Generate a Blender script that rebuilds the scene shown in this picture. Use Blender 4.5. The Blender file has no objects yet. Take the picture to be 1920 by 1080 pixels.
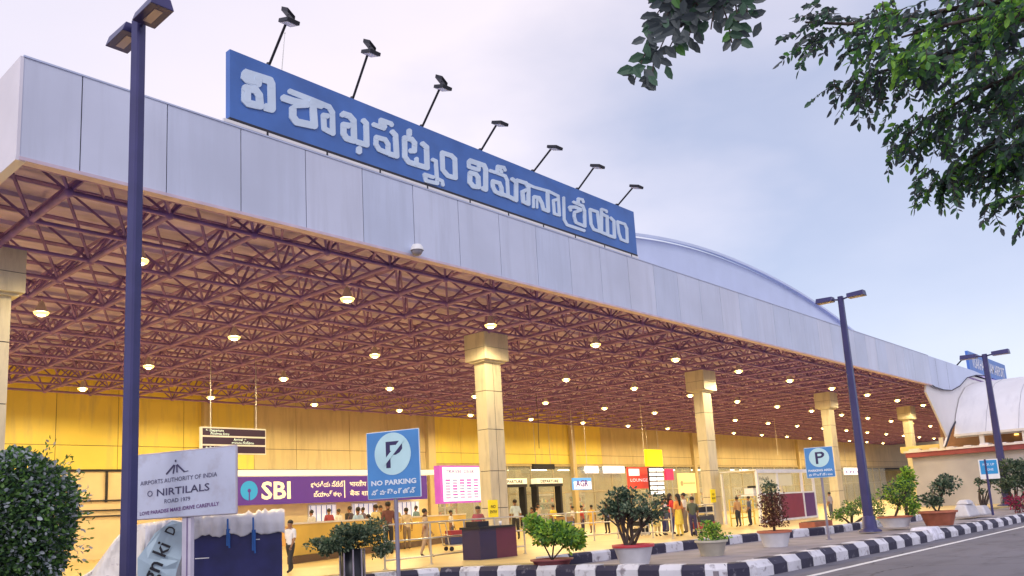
import bpy, bmesh, math, random
import numpy as np
from mathutils import Vector, Matrix
random.seed(7)
C = bpy.context.scene.collection
# ------------------------------------------------------------------ camera
RW = np.array([[0.6779743231995914, -0.08869954921183444, -0.7297144695370056],
               [-0.7331032844863423, -0.15444147857443957, -0.662349910523945],
               [-0.053948043128485175, 0.9840123066635692, -0.16973328777010366]])
FPX, CX, CY, EYE = 1567.84, 928.32, 689.42, 1.6
cam = bpy.data.cameras.new('camera'); camo = bpy.data.objects.new('camera', cam); C.objects.link(camo)
camo.matrix_world = Matrix([list(RW[0]) + [0], list(RW[1]) + [0], list(RW[2]) + [EYE], [0, 0, 0, 1]])
cam.sensor_width = 36; cam.lens = FPX / 1920 * 36
cam.shift_x = (960 - CX) / 1920; cam.shift_y = (CY - 540) / 1920
cam.clip_start = .1; cam.clip_end = 3000
bpy.context.scene.camera = camo
sc = bpy.context.scene
sc.view_settings.view_transform = 'Standard'; sc.view_settings.look = 'None'
sc.view_settings.exposure = 0.0; sc.view_settings.gamma = 1
sc.cycles.use_denoising = True; sc.cycles.use_light_tree = True
sc.cycles.max_bounces = 6; sc.cycles.transparent_max_bounces = 12
sc.cycles.sample_clamp_indirect = 4
# ------------------------------------------------------------------ sky
SUN_EL, SUN_AZ = math.radians(32), math.radians(200)
w = bpy.data.worlds.new('World'); sc.world = w; w.use_nodes = True
nt = w.node_tree; nt.nodes.clear(); N = nt.nodes.new; L = nt.links.new
out = N('ShaderNodeOutputWorld'); add = N('ShaderNodeAddShader')
bg1 = N('ShaderNodeBackground'); sky = N('ShaderNodeTexSky'); sky.sky_type = 'NISHITA'; sky.sun_disc = False
sky.sun_elevation = SUN_EL; sky.sun_rotation = math.radians(250)
bg1.inputs[1].default_value = .05; L(sky.outputs[0], bg1.inputs[0])
tc = N('ShaderNodeTexCoord'); bg2 = N('ShaderNodeBackground'); bg2.inputs[1].default_value = .97
dot = N('ShaderNodeVectorMath'); dot.operation = 'DOT_PRODUCT'
dv = RW @ np.array([.62, -.30, -.6]); dot.inputs[1].default_value = tuple(dv)
L(tc.outputs['Generated'], dot.inputs[0])
mp = N('ShaderNodeMapping'); mp.inputs['Scale'].default_value = (1.2, 1.2, 2.6)
L(tc.outputs['Generated'], mp.inputs[0])
nz = N('ShaderNodeTexNoise'); nz.inputs['Scale'].default_value = 2.2; nz.inputs['Detail'].default_value = 5; nz.inputs['Roughness'].default_value = .5
L(mp.outputs[0], nz.inputs['Vector'])
ma = N('ShaderNodeMath'); ma.operation = 'MULTIPLY_ADD'; ma.inputs[1].default_value = .5
L(nz.outputs[0], ma.inputs[0]); L(dot.outputs['Value'], ma.inputs[2])
cr = N('ShaderNodeValToRGB'); el = cr.color_ramp.elements
el[0].position = .48; el[0].color = (.78, .73, .85, 1)
el[1].position = 1.42; el[1].color = (.45, .47, .62, 1)
cr.color_ramp.elements.new(.80).color = (.98, .86, .90, 1)
cr.color_ramp.elements.new(1.0).color = (.76, .72, .81, 1)
mr = N('ShaderNodeMapRange'); mr.inputs['From Min'].default_value = 0; mr.inputs['From Max'].default_value = 1.6
L(ma.outputs[0], mr.inputs['Value'])
el = cr.color_ramp.elements
for e, p in zip(el, (.12, .40, .58, .82)): e.position = p
L(mr.outputs[0], cr.inputs[0])
L(cr.outputs[0], bg2.inputs[0]); L(bg1.outputs[0], add.inputs[0]); L(bg2.outputs[0], add.inputs[1]); L(add.outputs[0], out.inputs[0])
sd = bpy.data.lights.new('sun', 'SUN'); sd.energy = 1.0; sd.angle = math.radians(15); sd.color = (1, .93, .9)
so = bpy.data.objects.new('sun', sd); C.objects.link(so)
sundir = Vector((-.8, -.45, .62)).normalized()
so.rotation_euler = sundir.to_track_quat('Z', 'Y').to_euler()

# ------------------------------------------------------------------ helpers
def ray(px, py):
    d = RW @ np.array([px - CX, -(py - CY), -FPX]); return d
def at_y(px, py, Y): d = ray(px, py); d = d * (Y / d[1]); return Vector((d[0], d[1], d[2] + EYE))
def at_x(px, py, X): d = ray(px, py); d = d * (X / d[0]); return Vector((d[0], d[1], d[2] + EYE))
def at_z(px, py, z): d = ray(px, py); d = d * ((z - EYE) / d[2]); return Vector((d[0], d[1], d[2] + EYE))
def at_d(px, py, dep): d = ray(px, py) * (dep / FPX); return Vector((d[0], d[1], d[2] + EYE))
def depth(p): v = RW.T @ np.array([p[0], p[1], p[2] - EYE]); return -v[2]
def pix(p):
    v = RW.T @ np.array([p[0], p[1], p[2] - EYE]); return CX + FPX * v[0] / -v[2], CY - FPX * v[1] / -v[2]
def top_z(pos, py):
    lo, hi = pos[2] - 2, pos[2] + 30
    for _ in range(40):
        m = (lo + hi) / 2
        if pix((pos[0], pos[1], m))[1] > py: lo = m
        else: hi = m
    return lo

MATS = {}
def mat(name, col, rough=.6, metal=0, var=.12, scale=3, bump=0, emit=None, es=1, alpha=1, stretch=(1, 1, 1), spec=None, detail=4):
    if name in MATS: return MATS[name]
    m = bpy.data.materials.new(name); m.use_nodes = True; MATS[name] = m
    t = m.node_tree; b = t.nodes['Principled BSDF']
    b.inputs['Roughness'].default_value = rough; b.inputs['Metallic'].default_value = metal
    if spec is not None: b.inputs['Specular IOR Level'].default_value = spec
    b.inputs['Base Color'].default_value = (*col, 1)
    if var or bump:
        tc = t.nodes.new('ShaderNodeTexCoord'); mp = t.nodes.new('ShaderNodeMapping'); mp.inputs['Scale'].default_value = stretch
        nz = t.nodes.new('ShaderNodeTexNoise'); nz.inputs['Scale'].default_value = scale; nz.inputs['Detail'].default_value = detail
        t.links.new(tc.outputs['Object'], mp.inputs[0]); t.links.new(mp.outputs[0], nz.inputs['Vector'])
        if var:
            r = t.nodes.new('ShaderNodeValToRGB'); r.color_ramp.elements[0].position = .3; r.color_ramp.elements[1].position = .7
            r.color_ramp.elements[0].color = (*[c * (1 - var) for c in col], 1)
            r.color_ramp.elements[1].color = (*[min(1, c * (1 + var)) for c in col], 1)
            t.links.new(nz.outputs[0], r.inputs[0]); t.links.new(r.outputs[0], b.inputs['Base Color'])
        if bump:
            bp = t.nodes.new('ShaderNodeBump'); bp.inputs['Strength'].default_value = bump; bp.inputs['Distance'].default_value = .02
            t.links.new(nz.outputs[0], bp.inputs['Height']); t.links.new(bp.outputs[0], b.inputs['Normal'])
    if emit: b.inputs['Emission Color'].default_value = (*emit, 1); b.inputs['Emission Strength'].default_value = es
    if alpha < 1: b.inputs['Alpha'].default_value = alpha
    return m
def leafmat(name, col, var=.35):
    if name in MATS: return MATS[name]
    m = mat(name, col, .55, 0, var, 2.5)
    b = m.node_tree.nodes['Principled BSDF']; b.inputs['Subsurface Weight'].default_value = 0
    t = m.node_tree; tr = t.nodes.new('ShaderNodeBsdfTranslucent'); tr.inputs[0].default_value = (*[min(1, c * 1.6) for c in col], 1)
    mx = t.nodes.new('ShaderNodeMixShader'); mx.inputs[0].default_value = .25
    o = t.nodes['Material Output']; t.links.new(b.outputs[0], mx.inputs[1]); t.links.new(tr.outputs[0], mx.inputs[2]); t.links.new(mx.outputs[0], o.inputs[0])
    return m

def wmat(o):
    m = o.matrix_basis.copy()
    while o.parent: o = o.parent; m = o.matrix_basis @ m
    return m
def worn(name, col, col2, th=.6, scale=4, rough=.75, bump=.3, stretch=(1, 1, 1), soft=.06):
    if name in MATS: return MATS[name]
    m = mat(name, col, rough, 0, .1, scale * .4, 0); t = m.node_tree; b = t.nodes['Principled BSDF']; base = b.inputs['Base Color'].links[0].from_socket
    tc = t.nodes.new('ShaderNodeTexCoord'); mp = t.nodes.new('ShaderNodeMapping'); mp.inputs['Scale'].default_value = stretch
    nz = t.nodes.new('ShaderNodeTexNoise'); nz.inputs['Scale'].default_value = scale; nz.inputs['Detail'].default_value = 9; nz.inputs['Roughness'].default_value = .62
    t.links.new(tc.outputs['Object'], mp.inputs[0]); t.links.new(mp.outputs[0], nz.inputs['Vector'])
    mr = t.nodes.new('ShaderNodeMapRange'); mr.inputs['From Min'].default_value = th - soft; mr.inputs['From Max'].default_value = th + soft; t.links.new(nz.outputs[0], mr.inputs['Value'])
    mx = t.nodes.new('ShaderNodeMix'); mx.data_type = 'RGBA'; t.links.new(mr.outputs[0], mx.inputs['Factor']); t.links.new(base, mx.inputs['A']); mx.inputs['B'].default_value = (*col2, 1); t.links.new(mx.outputs['Result'], b.inputs['Base Color'])
    if bump: bp = t.nodes.new('ShaderNodeBump'); bp.inputs['Strength'].default_value = bump; bp.inputs['Distance'].default_value = .01; t.links.new(nz.outputs[0], bp.inputs['Height']); t.links.new(bp.outputs[0], b.inputs['Normal'])
    return m
class MB:
    def __init__(s, *mats): s.v = []; s.f = []; s.m = []; s.mats = list(mats); s.sm = []
    def add(s, vs, fs, mi=0, smooth=False):
        o = len(s.v); s.v += [tuple(v) for v in vs]; s.f += [tuple(i + o for i in f) for f in fs]
        s.m += [mi] * len(fs); s.sm += [smooth] * len(fs); return s
    def box(s, a, b, mi=0, top=None):
        (x0, y0, z0), (x1, y1, z1) = a, b
        t = top or 0
        vs = [(x0, y0, z0), (x1, y0, z0), (x1, y1, z0), (x0, y1, z0), (x0 + t, y0 + t, z1), (x1 - t, y0 + t, z1), (x1 - t, y1 - t, z1), (x0 + t, y1 - t, z1)]
        return s.add(vs, [(0, 3, 2, 1), (4, 5, 6, 7), (0, 1, 5, 4), (1, 2, 6, 5), (2, 3, 7, 6), (3, 0, 4, 7)], mi)
    def obox(s, c, u, v, n, mi=0):      # centre + three half-axis vectors
        c, u, v, n = map(Vector, (c, u, v, n))
        vs = [c + a * u + b * v + d * n for d in (-1, 1) for a, b in ((-1, -1), (1, -1), (1, 1), (-1, 1))]
        return s.add(vs, [(0, 3, 2, 1), (4, 5, 6, 7), (0, 1, 5, 4), (1, 2, 6, 5), (2, 3, 7, 6), (3, 0, 4, 7)], mi)
    def tube(s, p0, p1, r0, r1=None, n=6, mi=0, caps=True, smooth=True):
        p0, p1 = Vector(p0), Vector(p1); r1 = r0 if r1 is None else r1; d = (p1 - p0)
        if d.length < 1e-6: return s
        d.normalize(); a = d.orthogonal().normalized(); b = d.cross(a); vs = []
        for p, r in ((p0, r0), (p1, r1)):
            for i in range(n):
                t = 2 * math.pi * (i + .5) / n; vs.append(p + a * (math.cos(t) * r) + b * (math.sin(t) * r))
        fs = [(i, (i + 1) % n, n + (i + 1) % n, n + i) for i in range(n)]
        s.add(vs, fs, mi, smooth and n > 4)
        if caps: s.add(vs, [tuple(range(n - 1, -1, -1)), tuple(range(n, 2 * n))], mi)
        return s
    def path(s, pts, r, n=6, mi=0):
        for i in range(len(pts) - 1):
            ra = r[i] if isinstance(r, (list, tuple)) else r; rb = r[i + 1] if isinstance(r, (list, tuple)) else r
            s.tube(pts[i], pts[i + 1], ra, rb, n, mi)
        return s
    def lathe(s, c, prof, n=24, mi=0, smooth=True):
        c = Vector(c); vs = []
        for r, z in prof:
            for i in range(n): t = 2 * math.pi * i / n; vs.append(c + Vector((r * math.cos(t), r * math.sin(t), z)))
        fs = [(k * n + i, k * n + (i + 1) % n, (k + 1) * n + (i + 1) % n, (k + 1) * n + i) for k in range(len(prof) - 1) for i in range(n)]
        return s.add(vs, fs, mi, smooth)
    def poly(s, pts, n, mi=0):         # polygon extruded by the vector n
        n = Vector(n); pts = [Vector(p) for p in pts]; k = len(pts)
        vs = pts + [p + n for p in pts]
        return s.add(vs, [tuple(range(k - 1, -1, -1)), tuple(range(k, 2 * k))] + [(i, (i + 1) % k, k + (i + 1) % k, k + i) for i in range(k)], mi)
    def ball(s, c, r, mi=0, n=12, sq=(1, 1, 1), noise=0):
        c = Vector(c); m = n // 2 + 1; vs = []; 
        for j in range(m + 1):
            ph = math.pi * j / m
            for i in range(n):
                t = 2 * math.pi * i / n; k = 1 + (random.uniform(-noise, noise) if noise else 0)
                vs.append(c + Vector((math.sin(ph) * math.cos(t) * r * sq[0] * k, math.sin(ph) * math.sin(t) * r * sq[1] * k, math.cos(ph) * r * sq[2] * k)))
        return s.add(vs, [(j * n + i, (j + 1) * n + i, (j + 1) * n + (i + 1) % n, j * n + (i + 1) % n) for j in range(m) for i in range(n)], mi, True)
    def text(s, txt, o, u, v, size, mi=0, align='LEFT', width=None, bold=0):
        cu = bpy.data.curves.new('t', 'FONT'); cu.body = txt; cu.size = 1; cu.align_x = 'LEFT'; cu.resolution_u = 2; cu.offset = bold
        ob = bpy.data.objects.new('t', cu); C.objects.link(ob)
        dg = bpy.context.evaluated_depsgraph_get(); me = ob.evaluated_get(dg).to_mesh()
        vs = [x.co.copy() for x in me.vertices]; fs = [tuple(p.vertices) for p in me.polygons]
        bpy.data.objects.remove(ob); bpy.data.curves.remove(cu)
        if not vs: return s
        x0 = min(p.x for p in vs); x1 = max(p.x for p in vs)
        kx = size if width is None else width / max(1e-6, x1 - x0)
        o, u, v = Vector(o), Vector(u).normalized(), Vector(v).normalized()
        sh = {'LEFT': 0, 'CENTER': (x1 - x0) * kx / 2, 'RIGHT': (x1 - x0) * kx}[align]
        return s.add([o + u * ((p.x - x0) * kx - sh) + v * (p.y * size) for p in vs], fs, mi)
    def build(s, name, parent=None, mats=None, bevel=0):
        me = bpy.data.meshes.new(name); me.from_pydata(s.v, [], s.f); ms = mats or s.mats
        for m in ms: me.materials.append(m)
        me.polygons.foreach_set('material_index', s.m); me.polygons.foreach_set('use_smooth', s.sm)
        ob = bpy.data.objects.new(name, me)
        if parent is None:
            if s.v:                      # put the origin at the base of the thing
                a = np.array(s.v); c = Vector((float(a[:, 0].mean()), float(a[:, 1].mean()), float(a[:, 2].min())))
                me.transform(Matrix.Translation(-c)); ob.location = c
        me.update(); C.objects.link(ob)
        if parent is not None:
            ob.parent = parent; me.transform(wmat(parent).inverted())
        if bevel:
            b = ob.modifiers.new('bevel', 'BEVEL'); b.width = bevel; b.segments = 2; b.limit_method = 'ANGLE'
        return ob
def tag(o, label=None, cat=None, group=None, kind=None):
    if label: o['label'] = label
    if cat: o['category'] = cat
    if group: o['group'] = group
    if kind: o['kind'] = kind
    return o
def thing(name, loc, label, cat, group=None):
    o = bpy.data.objects.new(name, None); o.empty_display_size = .2; o.location = loc; C.objects.link(o); bpy.context.view_layer.update() if False else None
    return tag(o, label, cat, group)
def struct(o): o['kind'] = 'structure'; return o

# ------------------------------------------------------------------ materials
M_fascia = mat('fascia_metal', (.50, .56, .76), .38, .1, .07, .6, stretch=(1, 1, .35))
M_seam = mat('seam_dark', (.03, .03, .05), .7, 0, 0)
M_side = mat('side_cladding', (.70, .67, .75), .4, .1, .06, .8)
M_frame = mat('frame_paint', (.28, .16, .42), .5, .1, .2, 3)
M_deck = mat('roof_deck', (.57, .48, .80), .7, 0, .25, .6, stretch=(1, 3, 1))
M_col = worn('column_panel', (.62, .57, .45), (.47, .43, .35), .60, 1.6, .45, .05, (3, 3, .5), .1)
M_wall = worn('wall_panel', (.80, .64, .12), (.62, .50, .16), .62, .7, .5, .05, (3, 1, .4), .12)
M_wallb = worn('wall_beige', (.60, .49, .27), (.46, .37, .22), .60, .8, .5, .05, (3, 1, .4), .12)
M_white = mat('white_paint', (.78, .78, .80), .45, 0, .07, 2)
M_offw = mat('off_white', (.70, .66, .62), .5, 0, .08, 2)
M_dark = mat('black_metal', (.02, .02, .03), .4, .3, .1, 4)
M_steel = mat('stainless', (.62, .60, .56), .28, .9, .08, 6)
M_glass = mat('glass', (.75, .78, .7), .08, 0, 0, alpha=.22)
M_glow = mat('lamp_glow', (1, .8, .4), .5, 0, 0, emit=(1, .70, .16), es=2.6)
M_blue = mat('sign_blue', (.05, .15, .47), .4, 0, .12, 1.2)
M_letter = mat('letter_pale', (.60, .72, .88), .4, 0, .05, 2)
M_pole = mat('pole_paint', (.045, .042, .145), .35, .2, .15, 2)
M_tile = mat('forecourt_tile', (.62, .47, .20), .35, 0, .12, .8)
M_purple = mat('bank_purple', (.07, .02, .19), .4, 0, .08, 1, emit=(.06, .02, .26), es=.5)

# ------------------------------------------------------------------ ground
asph = worn('asphalt', (.155, .15, .185), (.10, .095, .12), .60, .55, .85, .2, (1, 3.5, 1), .12)
_t = asph.node_tree; _b = _t.nodes['Principled BSDF']; _v = _t.nodes.new('ShaderNodeTexVoronoi'); _v.feature = 'DISTANCE_TO_EDGE'; _v.inputs['Scale'].default_value = .33; _c = _t.nodes.new('ShaderNodeTexCoord')
_n = _t.nodes.new('ShaderNodeTexNoise'); _n.inputs['Scale'].default_value = 2.0; _x = _t.nodes.new('ShaderNodeVectorMath'); _x.operation = 'MULTIPLY_ADD'; _x.inputs[1].default_value = (.5, .5, .5)
_t.links.new(_c.outputs['Object'], _n.inputs['Vector']); _t.links.new(_n.outputs['Color'], _x.inputs[0]); _t.links.new(_c.outputs['Object'], _x.inputs[2]); _t.links.new(_x.outputs[0], _v.inputs['Vector'])
_m = _t.nodes.new('ShaderNodeMapRange'); _m.inputs['From Max'].default_value = .012; _m.inputs['To Min'].default_value = .35; _t.links.new(_v.outputs['Distance'], _m.inputs['Value'])
_q = _t.nodes.new('ShaderNodeVectorMath'); _q.operation = 'SCALE'; _o = _b.inputs['Base Color'].links[0].from_socket; _t.links.new(_o, _q.inputs[0]); _t.links.new(_m.outputs[0], _q.inputs['Scale']); _t.links.new(_q.outputs[0], _b.inputs['Base Color'])
g = MB(mat('dry_ground', (.16, .15, .13), .9, 0, .3, .3)); g.box((-600, -600, -.5), (900, 900, -.02)); struct(g.build('ground'))
r = MB(asph); r.box((-60, -40, -.3), (400, 30, 0)); struct(r.build('road'))
r = MB(mat('road_white', (.72, .72, .74), .7, 0, .2, 8)); r.box((15.9, 7.02, -.01), (140, 7.16, .004)); struct(r.build('road_line'))
isl = [(15.5, 8.4), (140, 8.4), (140, 12), (29.5, 12), (27, 12.9), (16.3, 13.4), (14.8, 15.9), (13, 16.4), (8, 18), (7.6, 17.6), (12.9, 16.1), (14.7, 15.3), (15.35, 13)]
r = MB(mat('island_paving', (.24, .22, .26), .8, 0, .2, 1.5, .2, detail=10)); r.poly([(x, y, 0) for x, y in isl], (0, 0, .2)); struct(r.build('traffic_island_pavement'))
plat = [(-40, 17.3), (12.6, 17.3), (14.9, 16.3), (16.5, 13.6), (26, 13.1), (29.8, 12.2), (260, 12.2), (260, 70), (-40, 70)]
r = MB(M_tile); r.poly([(x, y, -.05) for x, y in plat], (0, 0, .35)); struct(r.build('forecourt_floor'))

kw = worn('kerb_white', (.64, .64, .71), (.26, .24, .28), .60, 5, .8, .5); kb = worn('kerb_black', (.03, .027, .06), (.20, .19, .24), .64, 6, .7, .5)
def kerb(path, h0, h1, step, wid, name, cham=.1):
    mb = MB(kw, kb); k = 0; rem = 0
    pts = [Vector((x, y, 0)) for x, y in path]; L_ = [0]
    for a, b in zip(pts, pts[1:]): L_.append(L_[-1] + (b - a).length)
    def P(s):
        for i in range(len(pts) - 1):
            if s <= L_[i + 1] or i == len(pts) - 2:
                d = (pts[i + 1] - pts[i]).normalized(); return pts[i] + d * (s - L_[i])
    s0 = 0
    while s0 < L_[-1] - .05:
        st = step * random.uniform(.92, 1.08); s1 = min(L_[-1], s0 + st); a, b = P(s0 + .006), P(s1 - .006)
        d = (b - a).normalized(); n = Vector((-d.y, d.x, 0)); dz = random.uniform(-.008, .008); dn = n * random.uniform(-.012, .012)
        sec = [(0, h0), (0, h1 - cham + dz), (cham * .9, h1 + dz), (wid, h1 + dz), (wid, h0)]
        vs = [p + dn + n * q + Vector((0, 0, z)) for p in (a, b) for q, z in sec]; m = len(sec)
        mb.add(vs, [tuple(range(m)), tuple(range(2 * m - 1, m - 1, -1))] + [(i, m + i, m + i + 1, i + 1) for i in range(m - 1)], k % 2)
        s0 = s1; k += 1
    return struct(mb.build(name))
kerb([(7.2, 18.0), (12.7, 15.85), (14.45, 15.15), (15.1, 13), (15.25, 9.6), (15.5, 8.3), (16.3, 7.95)], -.02, .33, .52, .38, 'kerb')
kerb([(16.3, 7.95), (28.4, 7.95)], -.02, .33, .72, .42, 'kerb', .13)
kerb([(28.75, 7.95), (130, 7.95)], -.02, .31, .78, .42, 'kerb', .13)
kerb([(16.0, 13.25), (26, 12.75), (29.6, 11.8), (46, 11.8)], .15, .46, .85, .3, 'kerb', .05)
eb = MB(mat('kerb_block', (.66, .66, .78), .8, 0, .3, 4, .5)); eb.box((28.3, 7.9, 0), (29.4, 8.7, .4), top=.1)
tag(eb.build('concrete_block', bevel=.05), 'pale whitewashed concrete block closing the gap between two kerb runs', 'block')

# ------------------------------------------------------------------ canopy
X0, Y0, ZB, ZT = 4.97, 16.1, 8.5, 10.55
can = thing('terminal_canopy', (30, 30, ZB), 'long flat airport canopy with pale metal fascia over purple steel space frame', 'canopy')
M_fa = [worn('fascia_panel_%s' % n, c, tuple(v * .89 for v in c), .60, .9, .38, .04, (3.5, 1, .28), .13) for n, c in (('a', (.57, .62, .79)), ('b', (.54, .60, .78)), ('c', (.60, .64, .80)))]
mf = MB(M_fascia, M_seam, mat('fascia_lip', (.62, .50, .60), .5, .1, .1, 3), *M_fa)
xs = [X0, 6.05] + [6.05 + 1.745 * i for i in range(1, 39)]
ends = 61.9
for a, b in zip(xs, xs[1:]):
    if a > ends: break
    j = random.uniform(-.004, .004); b2 = min(b, ends)
    j2 = random.uniform(-.004, .004); mf.add([(a + .012, Y0 + j, ZB + .05), (b2 - .012, Y0 + j2, ZB + .05), (b2 - .012, Y0 + j2, ZT), (a + .012, Y0 + j, ZT), (a + .012, Y0 + .1, ZB + .05), (b2 - .012, Y0 + .1, ZB + .05), (b2 - .012, Y0 + .1, ZT), (a + .012, Y0 + .1, ZT)], [(0, 1, 2, 3), (0, 4, 5, 1), (3, 2, 6, 7), (0, 3, 7, 4), (1, 5, 6, 2)], random.choice((3, 4, 5)))
mf.box((X0 + .01, Y0 + .025, ZB + .06), (ends, Y0 + .14, ZT - .03), 1)
mf.box((X0, Y0 - .03, ZB - .02), (ends, Y0 + .2, ZB + .05), 2)
mf.box((X0, Y0 - .02, ZT), (ends, Y0 + .5, ZT + .035), 0)
# wavy end of the fascia sheet
wave = [(61.9, ZB - .0), (62.4, 8.42), (64.5, 8.36), (66.7, 8.47), (69.2, 9.0), (71.6, 9.8), (74.6, 10.25), (77.5, 10.45), (74, 10.55), (61.9, 10.55)]
mf.poly([(x, Y0, z) for x, z in wave], (0, .1, 0), 0)
for x in (63.5, 66.2): mf.box((x, Y0 - .004, 8.5), (x + .02, Y0 + .01, 10.5), 1)
mf.path([(x, Y0 - .01, z) for x, z in wave[:8]], .035, mi=1)
mf.build('fascia', can)
ms = MB(M_side, M_seam)
for k in range(16):
    y = Y0 + (.1 + k * 1.8 if k else -.012); y1_ = Y0 + .1 + (k + 1) * 1.8; ms.box((X0 - .05, y + .004, ZB + .05), (X0 + .008, y1_ - .012, ZT + .002))
ms.box((X0 - .03, Y0 + .3, ZB + .06), (X0 + .005, Y0 + .1 + 28.8, ZT - .03), 1)
ms.box((X0 - .06, Y0 - .01, ZB - .03), (X0 + .12, Y0 + 29, ZB + .05), 0)
ms.build('side_fascia', can)
md = MB(M_deck); md.box((X0 + .06, Y0 + .15, ZT - .38), (170, 45.2, ZT - .12))
for k in range(26): y = 16.6 + k * 1.1; md.box((X0 + .1, y, ZT - .50), (150, y + .07, ZT - .381))
md.build('roof_deck', can)
sf = MB(M_frame)
mx, bx, by = 2.15, 6.3, 17.3; nx, ny = 62, 13; tz = ZT - .62; bz = ZB + .06
bn = lambda i, j: (bx + mx * i, by + mx * j, bz)
tn = lambda i, j: (bx - mx / 2 + mx * i, by - mx / 2 + mx * j, tz)
for i in range(nx):
    for j in range(ny):
        near = 1.0 if i < 12 else .9
        if i < nx - 1: sf.tube(bn(i, j), bn(i + 1, j), .06 * near, n=5, caps=False)
        if j < ny - 1: sf.tube(bn(i, j), bn(i, j + 1), .075 * near, n=5, caps=False)
        for a in (0, 1):
            for b in (0, 1): sf.tube(bn(i, j), tn(i + a, j + b), .042, n=4, caps=False)
        if i < 16: sf.ball(bn(i, j), .12, n=6)
for i in range(nx + 1):
    for j in range(ny + 1):
        if i < nx: sf.tube(tn(i, j), tn(i + 1, j), .055, n=4, caps=False)
        if j < ny: sf.tube(tn(i, j), tn(i, j + 1), .055, n=4, caps=False)
sf.box((X0 + .1, Y0 + .25, ZB + .02), (62, Y0 + .36, ZB + .28)); sf.box((X0 + .1, Y0 + .5, ZT - .9), (62, Y0 + .6, ZT - .6))
for k in range(1, 40):
    x = X0 + k * 1.45
    if x < 62: sf.tube((x, Y0 + .2, ZB + .1), (x + .6, Y0 + 1.2, ZB + .1), .035, n=4); sf.tube((x, Y0 + .55, ZT - .7), (x, Y0 + .3, ZB + .15), .03, n=4)
sf.build('space_frame', can)

# gable and vault over the right wing
gb = MB(mat('gable_sheet', (.72, .70, .72), .5, 0, .05, .6), M_seam)
arcpx = [(1770, 837), (1781, 806), (1793, 783), (1804, 762), (1817, 743), (1830, 731), (1843, 720), (1852, 713)]
arc = [at_y(x, y, 16.3) for x, y in arcpx]
gp = [at_y(1735, 735, 16.3), at_y(1775, 820, 16.3)] + arc + [Vector((78, 16.3, 10.3)), Vector((61.9, 16.3, 10.4))]
vt = thing('vaulted_canopy', (76, 12, 5), 'white barrel vaulted canopy over the wing at the far right', 'canopy')
gb.poly([(p.x, 16.25, p.z) for p in gp], (0, .12, 0)); gb.path([Vector((p.x, 16.2, p.z)) for p in arc], .06, mi=1)
gb.build('gable_panel', vt)
va = MB(worn('vault_skin', (.72, .71, .75), (.64, .63, .68), .60, .6, .5, .05, (1, 3, .6), .12), M_offw, mat('vault_seam', (.45, .44, .5), .6))
prof = [(66, 5.25), (67.2, 6.7), (68.8, 8.0), (71, 9.0), (74, 9.6), (77.5, 9.85), (82, 9.8), (88, 9.3), (94, 8.0), (99, 5.3)]
ys = [16.2, 13, 10, 7, 4, 1]
vs = [(x, y, z) for y in ys for x, z in prof]; n = len(prof)
va.add(vs, [(j * n + i, j * n + i + 1, (j + 1) * n + i + 1, (j + 1) * n + i) for j in range(len(ys) - 1) for i in range(n - 1)], 0, True)
va.add([(x + .25, y, z - .25) for x, y, z in vs], [(j * n + i, (j + 1) * n + i, (j + 1) * n + i + 1, j * n + i + 1) for j in range(len(ys) - 1) for i in range(n - 1)], 0, True)
[va.path([(x - .01, yy, z + .012) for x, z in prof[:6]], .02, 4, 2) for yy in (14.2, 12.2, 10.2, 8.2, 6.2, 4.2)]
va.box((65.9, 1, 5.1), (66.3, 16.2, 5.27), 1)
va.build('vault_shell', vt)

# arched roof behind
ar = thing('arched_roof', (41, 20, 10.5), 'pale blue segmental arched roof rising behind the flat canopy', 'roof')
M_arc = mat('arch_metal', (.56, .64, .82), .4, .1, .05, .7)
aa = MB(M_arc, mat('arch_rim', (.42, .46, .62), .4, .1, .05, 1)); A = []
for k in range(61):
    x = 16 + k * .85; d = x - 41; z = 14.4 - (d * d / (124 if d < 0 else 176)); A.append((x, max(z, 10.35)))
n = len(A)
aa.add([(x, y, z) for y in (20, 43) for x, z in A] + [(x, y, 10.3) for y in (20, 43) for x, z in A],
       [(i, i + 1, n + i + 1, n + i) for i in range(n - 1)] + [(2 * n + i, 2 * n + i + 1, i + 1, i) for i in range(n - 1)] + [(n + i, n + i + 1, 3 * n + i + 1, 3 * n + i) for i in range(n - 1)], 0)
aa.build('roof_shell', ar)
ab = MB(M_arc)
ab.add([(x, y, z + dz) for y, dz in ((19.8, .16), (19.8, .02), (20.2, .16)) for x, z in A], [(n + i, n + i + 1, i + 1, i) for i in range(n - 1)] + [(i, i + 1, 2 * n + i + 1, 2 * n + i) for i in range(n - 1)], 0)
ab.build('rim_trim', ar)

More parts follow.
